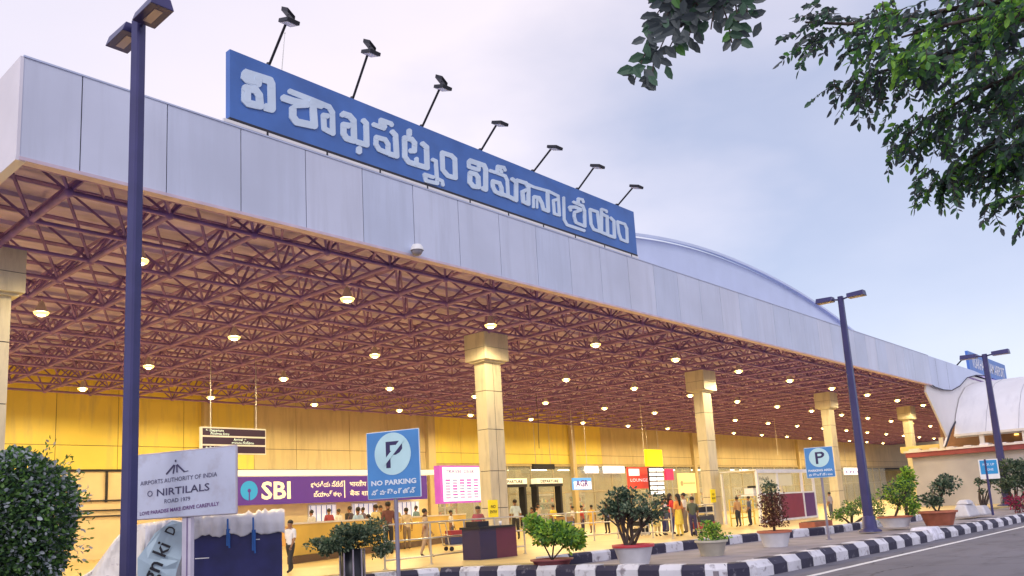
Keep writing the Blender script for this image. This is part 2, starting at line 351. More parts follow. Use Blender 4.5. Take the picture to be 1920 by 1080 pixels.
# ------------------------------------------------------------------ columns
colx = [6.25, 23.9, 40.95, 58.5, 76.1]
ords = ['cut by the left edge of the photo behind the tall pole', 'nearest in full view, behind the dark desk', 'behind the people and steel rack', 'behind the small parking sign', 'beside the wing wall']
plate = MB(mat('yellow_plate', (.95, .80, .02), .5, 0, .05, 3), M_dark)
for k, x in enumerate(colx):
    c = thing('canopy_column', (x, 22.1, .3), 'square panelled canopy column with wider capital, ' + ords[k], 'column', 'columns carrying the canopy')
    m = MB(M_col, M_seam); zs = [.3, 1.75, 3.15, 4.75, 6.25, 7.5]
    m.box((x - .44, 21.84, .3), (x + .44, 22.36, 7.6), 1)
    for a, b in zip(zs, zs[1:]): m.box((x - .46, 21.82, a + .012), (x + .46, 22.38, b - .012))
    for a, b in zip(zs, zs[1:]):
        pass
    m.box((x - .005, 21.815, .3), (x + .005, 21.83, 7.5), 1) if k in (1,) else None
    m.build('shaft', c)
    m = MB(M_col, M_seam); m.box((x - .68, 21.55, 7.45), (x + .68, 22.65, 8.52), 0); m.box((x - .69, 21.54, 7.93), (x + .69, 22.66, 7.94), 1); m.box((x - .6, 21.7, 7.38), (x + .6, 22.5, 7.45), 0); m.build('capital', c, bevel=.01)

# ------------------------------------------------------------------ ceiling lights
ORD = ['first', 'second', 'third', 'fourth', 'fifth', 'sixth', 'seventh', 'eighth', 'ninth', 'tenth', 'eleventh', 'twelfth', 'added thirteenth', 'added fourteenth', 'added fifteenth', 'added sixteenth', 'added seventeenth', 'added eighteenth', 'added nineteenth']
ROWS = ['row nearest the fascia', 'second row behind the fascia', 'third row behind the fascia', 'row nearest the back wall']
first = None
for j, y in enumerate((20.3, 27.0, 33.8, 40.6)):
    for i in range(19):  # the far lamps of each row are added to brighten the right wall
        x = 9.15 + 6.55 * i
        lab = 'glowing warm high bay lamp, %s from the left in the %s' % (ORD[i], ROWS[j])
        if first is None:
            t = thing('ceiling_light', (x, y, 8.4), lab, 'ceiling light', 'high bay lamps under the canopy')
            h = MB(M_steel); h.lathe((x, y, 8.4), [(.03, .35), (.07, .33), (.11, .2), (.2, .02), (.225, -.01)]); h.tube((x, y, 8.7), (x, y, 8.95), .02); hs = h.build('housing', t)
            b = MB(mat('lamp_core', (1, .9, .6), .5, 0, 0, emit=(1, .86, .48), es=22), M_glow); b.ball((x, y, 8.35), .15, n=12, sq=(1, 1, .6)); b.lathe((x, y, 8.38), [(.22, -.0), (.19, -.06), (.12, -.08)], 20, 1); bs = b.build('bulb', t)
            ld = bpy.data.lights.new('lamp', 'SPOT'); ld.energy = 780; ld.color = (1, .76, .36); ld.shadow_soft_size = .2; ld.spot_size = math.radians(172); ld.spot_blend = .35
            lo = bpy.data.objects.new('lamp', ld); C.objects.link(lo); lo.parent = t; lo.location = (0, 0, -.28)
            first = (t, hs, bs, lo)
        else:
            t2 = first[0].copy(); C.objects.link(t2); t2.location = (x, y, 8.4); t2['label'] = lab
            for ch in first[1:]:
                c2 = ch.copy(); C.objects.link(c2); c2.parent = t2

# ------------------------------------------------------------------ rooftop sign
SY = 16.1
sg = thing('rooftop_sign', (17.6, SY, 10.6), 'huge long blue rooftop sign with raised pale Telugu letters', 'sign')
b = MB(M_blue, M_dark); b.box((9.26, SY, 10.74), (25.95, SY + .18, 12.42)); b.box((9.25, SY - .01, 10.68), (25.96, SY + .19, 10.739), 1); b.build('board', sg)
b = MB(mat('pale_strip', (.80, .78, .80), .4, 0, .03, 2)); b.box((9.1, SY - .015, 10.595), (26.0, SY + .05, 10.67)); b.build('pale_strip', sg)  # plain pale strip across the gap below the sign board
b = MB(M_dark)
for k in range(10):
    xx = 10.2 + k * 1.7; b.box((xx, SY - .02, 10.59), (xx + .05, SY + .04, 10.675))
for k in range(10):
    x = 9.7 + k * 1.75; b.tube((x, SY + .09, 10.56), (x, SY + .09, 10.69), .03); b.tube((x, SY + .2, 12.2), (x, SY + 1.3, 10.5), .03); b.tube((x, SY + .2, 11.5), (x, SY + .8, 10.5), .025)
b.build('support_frame', sg)
STR = [  # crop origin x, y, scale, then strokes (width, points)
 (430, 110, 7.2, [(118, [(195, 190), (540, 300), (562, 350), (568, 680), (470, 655)]), (88, [(200, 190), (190, 255), (235, 300), (390, 350), (400, 270)]), (70, [(240, 250), (240, 300), (360, 330), (370, 250)]),
   (108, [(210, 400), (205, 560), (250, 610), (410, 645), (395, 500), (345, 430), (210, 400)]), (90, [(240, 440), (240, 580)]),
   (80, [(800, 440), (1110, 560), (1340, 655), (1385, 730), (1392, 1010), (1275, 950), (1265, 770), (1330, 780)]), (95, [(1110, 600), (1250, 645)]),
   (105, [(710, 530), (860, 580), (1050, 620)]), (105, [(850, 660), (850, 790), (900, 860), (1140, 910), (1115, 560)]), (60, [(860, 650), (1060, 640)])]),
 (610, 180, 9, [(112, [(280, 300), (400, 340), (470, 420), (480, 760), (350, 720), (300, 640), (300, 490), (400, 510)]), (90, [(275, 300), (280, 345)]), (100, [(625, 410), (680, 470), (690, 830), (520, 780)]),
   (105, [(560, 875), (560, 965)]), (85, [(795, 480), (1000, 555)]), (85, [(930, 500), (930, 410), (1100, 470), (1120, 505)]), (90, [(960, 440), (1000, 540)]),
   (88, [(850, 700), (1000, 740), (1050, 820), (1050, 970), (900, 910), (845, 820), (850, 700)]), (95, [(1110, 600), (1175, 670), (1195, 1020), (1060, 980)])]),
 (730, 230, 9, [(100, [(330, 125), (330, 215)]), (95, [(335, 480), (415, 480), (420, 350), (370, 285), (250, 260), (255, 580), (320, 670), (630, 765), (620, 420), (540, 350)]), (75, [(450, 600), (450, 720)]),
   (68, [(710, 625), (775, 655), (800, 1030), (610, 985), (585, 880), (740, 930)]), (60, [(800, 950), (880, 990), (895, 1070)]),
   (85, [(885, 510), (1040, 560), (1100, 620), (1110, 935), (980, 900), (895, 800), (885, 510)])]),
 (860, 280, 9, [(90, [(170, 190), (420, 275), (450, 340), (450, 680), (390, 655)]), (70, [(165, 195), (165, 300), (330, 350), (335, 270)]), (85, [(185, 400), (180, 560), (240, 630), (330, 640), (320, 480), (280, 425), (185, 400)]),
   (62, [(515, 360), (640, 400), (780, 455), (815, 530), (830, 800)]), (60, [(640, 400), (650, 290), (755, 310), (780, 365)]), (60, [(690, 340), (720, 400)]),
   (72, [(565, 540), (680, 575), (715, 660), (720, 770), (610, 720), (570, 640), (565, 540)]), (72, [(720, 760), (830, 800), (960, 865), (960, 560), (880, 500)]), (68, [(960, 525), (1120, 575), (1165, 650), (1165, 930), (1080, 890), (1065, 720), (1130, 690)])]),
 (1000, 340, 7.2, [(42, [(-125, 20), (0, 80), (200, 135), (330, 200), (348, 460), (280, 440), (265, 260), (310, 250)]), (52, [(0, 210), (70, 225), (110, 300), (130, 380), (195, 405), (185, 140)]), (28, [(45, 220), (45, 365)]), (36, [(-5, 205), (-5, 360)]),
   (42, [(405, 215), (412, 520), (450, 590), (690, 670)]), (48, [(480, 350), (560, 350), (640, 385)]), (42, [(480, 345), (500, 400)]), (44, [(530, 280), (660, 335), (685, 400), (690, 610), (570, 560), (545, 480), (550, 420), (640, 390)]),
   (44, [(600, 240), (600, 300)]), (36, [(590, 235), (655, 250), (670, 290)]), (44, [(760, 380), (775, 580), (810, 650), (895, 680), (860, 415), (760, 380)]), (44, [(915, 370), (915, 690), (1000, 725), (990, 480), (915, 440)]),
   (34, [(915, 375), (980, 400), (985, 425)]), (42, [(1030, 490), (1080, 540), (1090, 760), (1000, 730)]), (40, [(1130, 545), (1230, 580), (1258, 640), (1265, 820), (1180, 785), (1150, 700), (1130, 545)])])]
GL = [(5, 10), (4, 9), (5, 6), (3, 9), (4, 10, 14, 15)]
for (ox, oy, s, strokes), ends_ in zip(STR, GL):
    le = MB(M_letter); kk = 0
    for si, (wd_, pts) in enumerate(strokes):
        if si in ends_: le.build('letter', sg); le = MB(M_letter); kk = 0
        P = [np.array(p, float) for p in pts]; hw = wd_ / 2 * .92
        def up(q, off):
            p = at_y(ox + q[0] / s, oy + q[1] / s, SY); return Vector((p.x, SY - off, p.z))
        for i, (a, b) in enumerate(zip(P, P[1:])):
            d = (b - a) / np.linalg.norm(b - a); nn = np.array([-d[1], d[0]]); kk += 1; off = .02 + kk * .0005
            le.poly([up(x, off) for x in (a + nn * hw, b + nn * hw, b - nn * hw, a - nn * hw)], (0, off - .001, 0))
        closed = np.linalg.norm(P[0] - P[-1]) < 1
        for i, a in enumerate(P):
            kk += 1; off = .02 + kk * .0005; end = i in (0, len(P) - 1) and not closed; rr = hw
            if end:
                o_ = P[1] if i == 0 else P[-2]; d = (o_ - a) / np.linalg.norm(o_ - a); a = a + d * hw * .45; rr = hw * .98
            le.poly([up(a + rr * np.array([math.cos(t * math.pi / 9), math.sin(t * math.pi / 9)]), off) for t in range(18)], (0, off - .001, 0))
    le.build('letter', sg)

for k, (bx_, (tx, ty)) in enumerate(zip([10.33, 12.84, 15.29, 17.70, 20.17, 22.57, 24.97], [(537, 42), (690, 100), (825, 165), (932, 232), (1035, 277), (1115, 312), (1188, 350)])):
    tip = at_x(tx, ty, bx_); base = Vector((bx_, SY + .09, 12.42))
    t = thing('sign_floodlight', base, 'black arm floodlight on the sign top, number %s from the left end' % ['one', 'two', 'three', 'four', 'five', 'six', 'seven'][k] if False else
              ['black arm floodlight at the left end of the sign top, above the first Telugu letter', 'black arm floodlight second from the left end of the rooftop sign', 'black arm floodlight third from the left, over the joined middle letters', 'black arm floodlight in the middle of the row, over the gap between the two words',
               'black arm floodlight third from the right end of the rooftop sign', 'black arm floodlight second from the right end of the rooftop sign', 'black arm floodlight last at the right end of the sign top'][k], 'floodlight', 'floodlights leaning out over the rooftop sign')
    m = MB(M_dark); m.path([base - Vector((0, 0, .3)), base, base.lerp(tip, .85), tip], .032, 6); m.tube(base - Vector((0, 0, .12)), base + Vector((0, 0, .1)), .05); m.build('arm', t)
    m = MB(M_dark, M_white); d = Vector((0, -1, -.35)).normalized(); u = Vector((1, 0, 0)); c = tip + d * .12
    m.obox(c, u * .17, d * .2, d.cross(u) * .045); m.obox(c - d.cross(u) * .05 * (1 if d.cross(u).z > 0 else -1), u * .13, d * .15, d.cross(u) * .008, 1); m.build('lamp_head', t, bevel=.02)
    if k < 3:
        m = MB(M_dark); c2 = tip + Vector((.02, -.05, .22)); m.obox(c2, u * .10 + Vector((0, 0, -.07)), Vector((0, -.13, -.08)), Vector((.01, .025, -.035))); m.tube(tip, c2, .008); m.build('visor', t)
m = MB(M_steel); m.tube(at_x(528, 135, 10.72), at_x(534, 62, 10.72), .012, .008); m.ball(at_x(534, 62, 10.72), .02, n=6); tag(m.build('antenna_rod'), 'thin grey antenna rod standing on the sign top near its left end', 'antenna')

# second blue sign on the vault
t = thing('rooftop_sign', (83, 17, 10.5), 'smaller far blue rooftop sign on struts above the white vault', 'sign')
m = MB(M_blue, M_white); m.box((77, 17, 10.95), (90.3, 17.2, 12.65)); m.text('VISAKHAPATNAM AIRPORT', (78, 16.99, 11.35), (1, 0, 0), (0, 0, 1), 1.3, 1, width=11.6, bold=.01); m.build('board', t)
m = MB(M_dark)
for x in (77.3, 81, 85, 89.5): m.tube((x, 17.25, 12.3), (x - .3, 19.4, 10.2), .06); m.tube((x, 17.1, 10.95), (x, 17.1, 10.3), .05)
m.build('struts', t)

# CCTV dome
t = thing('security_camera', at_y(782, 470, 15.9), 'white dome security camera under the fascia below the rooftop sign', 'camera'); p = t.location
m = MB(M_white); m.lathe(p, [(.0, .17), (.12, .16), (.17, .08), (.18, 0)]); m.tube(p + Vector((0, .25, .1)), p + Vector((0, 0, .12)), .035); m.build('housing', t)
m = MB(mat('dome_smoke', (.25, .24, .3), .1, 0, 0)); m.ball(p, .155, n=14, sq=(1, 1, .95)); m.build('dome', t)

# ------------------------------------------------------------------ terminal building
tb = thing('terminal_building', (60, 48, .3), 'long airport terminal with yellow lit panel wall above shopfront glass', 'building')
WY = 45.
m = MB(M_wall, M_seam, M_wallb)
m.box((-20, WY + .03, 4.9), (230, WY + .3, 10.6), 1)
seams = [-20, 8.6, 12.4, 16.15, 19.3, 23.0, 27.5, 30.5, 34.7, 38, 41.6, 45.2, 49.8, 54, 58.6, 63.5, 68.5, 73.5, 80, 86, 92, 98.5, 105, 112, 120, 130, 150, 175, 200, 230]
for a, b in zip(seams, seams[1:]):
    lo = 4.9 if a < 41 else 5.35
    for z0, z1 in ((lo, 6.15), (6.15, 10.15)):
        m.box((a + .015, WY, z0 + .015), (b - .015, WY + .06, z1 - .015), 0 if a < 24 or 41 < a < 60 else 2)
m.build('wall', tb)
for x, wd_ in ((24.3, .5), (41.9, .7), (58.9, .5), (80, .5), (107, .5)):
    m = MB(M_wallb); m.box((x - wd_ / 2, WY - .35, .3), (x + wd_ / 2, WY - .002, 10.1)); m.build('pilaster', tb)
m = MB(mat('lintel', (.45, .36, .2), .5, 0, .1, 2), M_dark); m.box((41.6, WY - .12, 5.15), (230, WY + .3, 5.34)); m.box((-20, WY - .05, 4.80), (41.5, WY + .3, 4.89), 1); m.build('lintel', tb)
# lower left wall with dark framed panels
m = MB(mat('lower_cream', (.72, .58, .36), .5, 0, .08, 1)); m.box((-20, WY + .04, .3), (25, WY + .3, 4.79)); m.build('lower_wall', tb)
m = MB(M_dark)
for x in (12, 15.4, 18.7, 22): m.box((x, WY - .08, 3.2), (x + .1, WY + .03, 4.79))
for z in (3.25, 2.75, 2.45): m.box((8, WY - .085, z), (24, WY - .01, z + .07))
m.build('window_frame', tb)
# glazing to the right
xs2 = [41.6 + 2.9 * i for i in range(34)]
m = MB(mat('mullion', (.50, .44, .30), .4, .3, .1, 3))
for x in xs2: m.box((x, WY - .04, .3), (x + .09, WY + .06, 5.15))
m.box((41.6, WY - .035, 2.9), (140, WY + .055, 3.0)); m.box((41.6, WY - .035, .3), (140, WY + .055, .42)); m.build('window_frame', tb)
m = MB(M_glass); m.box((41.6, WY + .005, .42), (140, WY + .02, 5.15)); m.build('window_glass', tb)
# interior hall
m = MB(mat('hall_floor', (.5, .42, .28), .3, 0, .1, 1), mat('hall_wall', (.74, .62, .36), .6, 0, .15, .8), M_white)
m.box((24, WY + .3, .25), (140, 56, .31), 0); m.box((24, 56, .3), (230, 56.2, 5.4), 1); m.box((24, WY + .31, 5.36), (230, 56, 5.5), 2)
for x in (48, 57, 66, 75, 86, 97, 108): m.box((x, 50, .3), (x + .8, 50.8, 5.35), 1)
m.build('hall_interior', tb)
M_tubeL = mat('tube_light', (1, 1, .9), .5, 0, 0, emit=(1, .93, .70), es=9)
m = MB(M_tubeL)
for i in range(22):
    x = 44 + i * 4.3
    for y in (47.5, 51.5): m.box((x, y, 5.30), (x + 2.2, y + .35, 5.34))
m.build('hall_lights', tb)
# shop shelves with goods inside the hall (each shelf a thing)
gc = [mat('goods_%s' % n, c, .5, 0, .2, 8) for n, c in (('red', (.6, .06, .05)), ('yellow', (.85, .6, .05)), ('white', (.8, .8, .75)), ('brown', (.2, .09, .04)), ('teal', (.1, .35, .35)), ('dark', (.03, .03, .04)))]
rg = random.Random(5)
names = ['snack packets', 'boxes and bottles', 'books and toys', 'gift boxes', 'red and yellow tins', 'folded clothes', 'handicrafts', 'magazines', 'water bottles', 'bags and pouches']
for i in range(10):
    x = 44.3 + i * 6.1; y = 47.2 + (i % 2) * 1.2; m = MB(M_offw); 
    t = thing('display_shelf', (x + 1.2, y, .31), 'tall shop shelf of %s behind the terminal glass' % names[i], 'shelf', 'display shelves inside the terminal')
    for z in (.35, .95, 1.55, 2.15, 2.75): m.box((x, y, z), (x + 2.4, y + .4, z + .04))
    for q in (x - .04, x + 2.4): m.box((q, y - .01, .31), (q + .04, y + .41, 3.1))
    m.box((x, y + .4, .31), (x + 2.4, y + .43, 3.1)); m.build('rack', t)
    m = MB(*gc)
    for z in (.39, .99, 1.59, 2.19):
        q = x + .05
        while q < x + 2.3:
            wq = rg.uniform(.08, .3); m.box((q, y + .03, z + .002), (min(q + wq, x + 2.36), y + .3, z + rg.uniform(.2, .46)), rg.randrange(6)); q += wq + .03
    o = m.build('goods', t); o['kind'] = 'stuff'
# ------------------------------------------------------------------ bank front under the sign
bk = thing('bank_counter', (34, WY - 1, .3), 'cream lit bank front with counters under the purple sign', 'bank front')
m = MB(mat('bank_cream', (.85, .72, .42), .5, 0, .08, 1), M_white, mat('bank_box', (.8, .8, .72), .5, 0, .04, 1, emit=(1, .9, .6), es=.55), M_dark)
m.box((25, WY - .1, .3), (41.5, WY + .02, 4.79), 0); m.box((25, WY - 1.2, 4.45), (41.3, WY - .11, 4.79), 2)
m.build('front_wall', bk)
for i, x in enumerate((31.2, 34.6, 38.4)):
    m = MB(M_white, mat('bank_window', (.7, .72, .8), .3, 0, 0, emit=(.9, .92, 1), es=.5), mat('bank_blue', (.1, .14, .5), .4, 0, .1, 1))
    m.box((x, WY - .16, 1.5), (x + 2.2, WY - .11, 2.7), 0); m.box((x + .1, WY - .19, 1.6), (x + 2.1, WY - .161, 2.6), 1)
    for q in range(5): m.box((x + .15 + q * .4, WY - .21, 1.6), (x + .2 + q * .4, WY - .192, 2.6), 2)
    m.build('window', bk)
m = MB(mat('counter_tan', (.55, .33, .12), .5, 0, .1, 1)); m.box((28, WY - 1.4, .3), (41, WY - .9, 1.35)); m.box((27.9, WY - 1.5, 1.35), (41.1, WY - .85, 1.42)); m.build('counter', bk)
sb = thing('bank_sign', (33.5, 43.7, 2.8), 'long purple fascia sign with pale SBI letters and blue roundel', 'sign')
SB = 43.6
q0 = at_y(443, 896, SB); q1 = at_y(800, 893, SB); q2 = at_y(800, 937, SB)
x0, x1 = q0.x - 3, q1.x; zt = 4.38; zb = 2.75
m = MB(M_purple); m.box((x0, SB, zb), (x1, SB + .25, zt)); m.build('board', sb)
m = MB(mat('sbi_cream', (.9, .84, .66), .5, 0, 0, emit=(1, .9, .65), es=.35))
p = at_y(490, 936, SB); m.text('SBI', (p.x, SB - .01, 3.08), (1, 0, 0), (0, 0, 1), 1.42, 0, width=at_y(545, 936, SB).x - p.x, bold=.025); m.build('lettering', sb); m = MB(MATS['sbi_cream'])
p = at_y(583, 925, SB); m.text('భారతీయ స్టేట్', (p.x, SB - .01, 3.72), (1, 0, 0), (0, 0, 1), .42, 0, width=2.5, bold=.01); m.text('బ్యాంక్ శాఖ', (p.x + .2, SB - .01, 3.12), (1, 0, 0), (0, 0, 1), .42, 0, width=2.1, bold=.01); m.build('lettering', sb); m = MB(MATS['sbi_cream'])
p = at_y(656, 925, SB); m.text('भारतीय स्टेट', (p.x, SB - .01, 3.72), (1, 0, 0), (0, 0, 1), .42, 0, width=2.3, bold=.01); m.text('बैंक शाखा', (p.x, SB - .01, 3.12), (1, 0, 0), (0, 0, 1), .42, 0, width=2.1, bold=.01)
m.box((p.x - .45, SB - .012, 3.0), (p.x - .38, SB - .001, 4.1)); m.build('lettering', sb)
m = MB(mat('roundel_blue', (.02, .26, .60), .4, 0, 0, emit=(.02, .35, .8), es=.3), M_purple)
p = at_y(467, 920, SB); cx_, cz_ = p.x, 3.58; rr = .56
m.poly([(cx_ + rr * math.cos(a), SB - .02, cz_ + rr * math.sin(a)) for a in [2 * math.pi * i / 28 for i in range(28)]], (0, .019, 0))
m.poly([(cx_ + .11 * math.cos(a), SB - .025, cz_ + .11 * math.sin(a)) for a in [2 * math.pi * i / 16 for i in range(16)]], (0, .004, 0), 1); m.box((cx_ - .04, SB - .024, cz_ - .56), (cx_ + .04, SB - .0212, cz_ - .05), 1); m.build('roundel', sb)

# ------------------------------------------------------------------ hanging direction sign
DY = 31.
p0, p1 = at_y(379, 801, DY), at_y(498, 851, DY)
t = thing('direction_sign', (p0.x, DY, 5), 'black hanging direction sign with three rows of white arrows and text', 'sign')
zt, zb = at_y(440, 803, DY).z, at_y(440, 851, DY).z; h = (zt - zb) / 3
m = MB(M_white, mat('sign_black', (.035, .012, .05), .3, 0, .1, 2)); m.box((p0.x - .04, DY, zb - .015), (p1.x + .02, DY + .15, zt + .02), 0)
for k in range(3): m.box((p0.x + .02, DY - .012, zb + h * k + .03), (p1.x - .02, DY - .001, zb + h * (k + 1) - .04), 1)
m.build('board', t)
W = p1.x - p0.x
for k, (dx, al, ar_) in enumerate(((.02, 'arrivals  ←', .12), (.45, 'ప్రవేశము →', .48), (.02, '← నిష్క్రమణ', .1))):
    z = zt - h * k; m = MB(mat('sign_text', (.7, .85, .8), .5, 0, 0, emit=(.7, .9, .85), es=.5))
    m.text(['← Departure', 'Arrival →', '← Parking'][k], (p0.x + W * (.05, .48, .05)[k], DY - .02, z - h * .47), (1, 0, 0), (0, 0, 1), h * .42, bold=.01)
    m.text(['ప్రయాణం Entry', 'ఆగమనం ప్రస్థానం', 'పార్కింగ్ స్థలం'][k], (p0.x + W * (.12, .45, .12)[k], DY - .02, z - h * .83), (1, 0, 0), (0, 0, 1), h * .36, bold=.01); m.build('lettering', t)
m = MB(M_steel); [m.tube((x, DY + .07, zt), (x, DY + .07, 8.5), .02) for x in (p0.x + .4, p1.x - .4)]; m.build('hanger_rods', t)

# ------------------------------------------------------------------ generic flat things
def board(name, x0, y0, x1, y1, Y, label, cat, mats, draw=None, thick=.12, legs=False, group=None, hang=False):
    a = at_y(x0, (y0 + y1) / 2, Y).x; b = at_y(x1, (y0 + y1) / 2, Y).x; zt = at_y((x0 + x1) / 2, y0, Y).z; zb = at_y((x0 + x1) / 2, y1, Y).z
    t = thing(name, ((a + b) / 2, Y, zb), label, cat, group); m = MB(*mats); m.box((a, Y, zb), (b, Y + thick, zt)); m.build('board', t)
    if draw:
        m = MB(*mats); draw(m, a, b, zb, zt, Y); m.build('markings', t)
    if legs or hang:
        m = MB(M_steel)
        for x in (a + .15 * (b - a), b - .15 * (b - a)):
            m.tube((x, Y + thick / 2, .3 if legs else zt), (x, Y + thick / 2, zb if legs else 8.5), .035 if legs else .02)
        m.build('legs' if legs else 'hanger_rods', t)
    return t
E1 = lambda n, c, s=.8: mat(n, c, .4, 0, .05, 2, emit=c, es=s)
magenta, pinkw = E1('board_magenta', (.40, .08, .50), .5), E1('board_white', (.85, .80, .88), .8)
def dr1(m, a, b, zb, zt, Y):
    m.box((a + .25, Y - .02, zb + .12), (b - .02, Y - .001, zt - .1), 1)
    m.text('TRAVEL DESK', (a + .5, Y - .03, zt - .48), (1, 0, 0), (0, 0, 1), .32, 2, width=(b - a) * .7, bold=.01)
    rr = random.Random(3); wdt = (b - a - .6)
    for i in range(5):
        for j in range(7): m.box((a + .45 + wdt * i / 5, Y - .03, zb + .3 + (zt - zb - 1.1) * j / 7), (a + .45 + wdt * (i + .66) / 5, Y - .0205, zb + .3 + (zt - zb - 1.1) * (j + .6) / 7), rr.choice((0, 3, 3, 0, 4)))
board('information_board', 825, 873, 903, 943, 38, 'backlit pink and magenta information board left of the nearest full column', 'board', [magenta, pinkw, M_purple, E1('board_pink', (.65, .30, .62), .5), E1('board_blue', (.30, .34, .62), .4)], dr1, .5, True)
def dr2(m, a, b, zb, zt, Y):
    m.box((a + .06, Y - .02, zb + .05), (b - .06, Y - .001, zb + (zt - zb) * .68), 1); m.text('AGR', (a + .25, Y - .03, zb + .22), (1, 0, 0), (0, 0, 1), .62, 2, width=(b - a) * .7, bold=.03)
board('screen', 1075, 896, 1109, 918, 36, 'small hanging screen with blue top band and purple letters', 'screen', [E1('screen_blue', (.08, .30, .75), .8), pinkw, M_purple], dr2, .12, hang=True)
def dr3(m, a, b, zb, zt, Y):
    m.box((a + .05, Y - .02, zt - .75), (a + (b - a) * .5, Y - .001, zt - .15), 1); m.text('LOUNGE', (a + .2, Y - .03, zb + .6), (1, 0, 0), (0, 0, 1), .4, 1, width=(b - a) * .8)
board('shop_sign', 1179, 876, 1219, 916, 41, 'red backlit shop sign with white block beside the yellow board', 'sign', [E1('sign_red', (.75, .07, .05), .6), pinkw], dr3, .2, True)
board('hanging_board', 1213, 843, 1242, 874, 40.5, 'plain bright yellow lit box board above the white schedule panel', 'board', [E1('sign_yellow', (.95, .80, .01), .9)], None, .25, hang=True)
def dr4(m, a, b, zb, zt, Y):
    for j in range(6):
        for i in range(2): 
            w_ = (b - a) / 2; h_ = (zt - zb) / 6; m.box((a + w_ * i + .06, Y - .02, zb + h_ * j + .07), (a + w_ * (i + 1) - .06, Y - .001, zb + h_ * (j + 1) - .05), 1)
board('schedule_panel', 1218, 877, 1245, 928, 40, 'dark framed panel of twelve bright white lit cells under the yellow board', 'panel', [M_dark, E1('cell_white', (.95, .92, .95), 1.3)], dr4, .15, True)
board('shop_sign', 1249, 879, 1263, 900, 41.5, 'small crimson lit sign right of the white schedule panel', 'sign', [E1('sign_crimson', (.62, .02, .12), .6)], None, .2, True)
def dr5(m, a, b, zb, zt, Y): m.box((a + .9, Y - .02, (zb + zt) / 2 - .05), (b - .2, Y - .001, (zb + zt) / 2 + .06), 1); m.tube((a + .55, Y - .02, (zb + zt) / 2), (a + .55, Y - .001, (zb + zt) / 2), .25, n=16, mi=1)
board('notice_board', 1273, 887, 1305, 925, 42, 'pale yellow notice board with one dark line left of the third column', 'board', [E1('notice_pale', (.85, .75, .35), .35), M_wallb], dr5, .15, True)
board('door_transom_light', 1098, 874, 1122, 887, 44.6, 'left of the two bright white light panels over the glass doors', 'light panel', [E1('cell_white', (.95, .92, .95), 1.3)], None, .1, group='light panels over the doors')
board('door_transom_light', 1132, 874, 1171, 887, 44.6, 'right and longer of the two bright white light panels over the doors', 'light panel', [E1('cell_white', (.95, .92, .95), 1.3)], None, .1, group='light panels over the doors')
def dr6(m, a, b, zb, zt, Y): m.text('3 FLY', (a + .2, Y - .02, zb + .2), (1, 0, 0), (0, 0, 1), .5, 1, width=(b - a) * .75, bold=.02)
board('shop_sign', 1583, 877, 1620, 890, 43, 'small white shop sign over the glass behind the right street lamp', 'sign', [pinkw, M_purple], dr6, .1, hang=True)
board('gate_header', 1000, 870, 1040, 880, 43, 'dark lettered header board over the glass entrance gate', 'board', [M_dark, pinkw], None, .15, hang=True)

# yellow plates on columns 1 and 2
for k, (px0, py0, px1, py1, lab) in enumerate(((904, 938, 927, 970, 'yellow notice plate with black print fixed low on the nearest full column'), (1319, 918, 1339, 942, 'yellow notice plate with black print fixed low on the column behind the people'))):
    cxk = colx[k + 1]; Yp = 21.79; a, b = at_y(px0, py0, Yp), at_y(px1, py1, Yp); wdt = max(.4, b.x - a.x); zc = (a.z + b.z) / 2; hh = abs(a.z - b.z) / 2
    xx = min(max((a.x + b.x) / 2, cxk - .44), cxk + .1)
    t = thing('notice_plate', (xx, Yp, zc - hh), lab, 'notice', 'yellow plates on the columns'); m = MB(plate.mats[0]); m.box((xx - .26, Yp - .02, zc - hh), (xx + .26, Yp + .02, zc + hh)); m.build('plate', t, bevel=.006)
    m = MB(M_dark); m.text('NO', (xx, Yp - .025, zc + .02), (1, 0, 0), (0, 0, 1), .16, 0, 'CENTER', bold=.02); m.text('ENTRY', (xx, Yp - .025, zc - .17), (1, 0, 0), (0, 0, 1), .15, 0, 'CENTER', width=.38, bold=.02); m.build('lettering', t)

# ------------------------------------------------------------------ kiosk right
t = thing('security_kiosk', (37, 20, .3), 'white framed open kiosk with maroon and purple lower panels', 'kiosk')
KY = 19.5
kx0, kx1, kx2 = at_y(1428, 985, KY).x, at_y(1512, 985, KY).x, at_y(1534, 985, KY).x
kt = at_y(1470, 884, KY).z
m = MB(M_white)
for x in (kx0, at_y(1466, 985, KY).x, kx1, kx2): m.box((x - .06, KY - .06, .3), (x + .06, KY + .06, kt))
m.box((kx0, KY - .05, kt - .08), (kx2, KY + .05, kt + .06)); m.box((kx0, KY - .05, 1.72), (kx2, KY + .05, 1.8)); m.box((kx0, KY - .05, .32), (kx2, KY + .05, .42))
for x in (kx0, kx2): m.box((x - .06, KY + 1.9, .3), (x + .06, KY + 2.0, kt))
m.box((kx0 - .06, KY - .02, kt + .06), (kx2 + .06, KY + 2, kt + .12)); m.build('frame', t)
m = MB(mat('maroon_panel', (.22, .015, .06), .4, 0, .1, 2)); m.box((at_y(1467, 985, KY).x + .07, KY - .02, .42), (kx1 - .07, KY + .02, 1.72)); m.build('maroon_panel', t)
m = MB(mat('violet_panel', (.09, .02, .16), .4, 0, .1, 2)); m.box((kx1 + .07, KY - .02, .42), (kx2 - .07, KY + .02, 1.72)); m.build('violet_panel', t)
m = MB(mat('kiosk_board', (.82, .76, .5), .5, 0, .05, 1), M_dark); m.box((kx0 + .07, KY + .02, 2.15), (at_y(1495, 985, KY).x, KY + .06, kt - .09)); m.text('Veda cafe', (kx0 + .3, KY + .015, kt - .45), (1, 0, 0), (0, 0, 1), .3, 1); m.build('name_board', t)
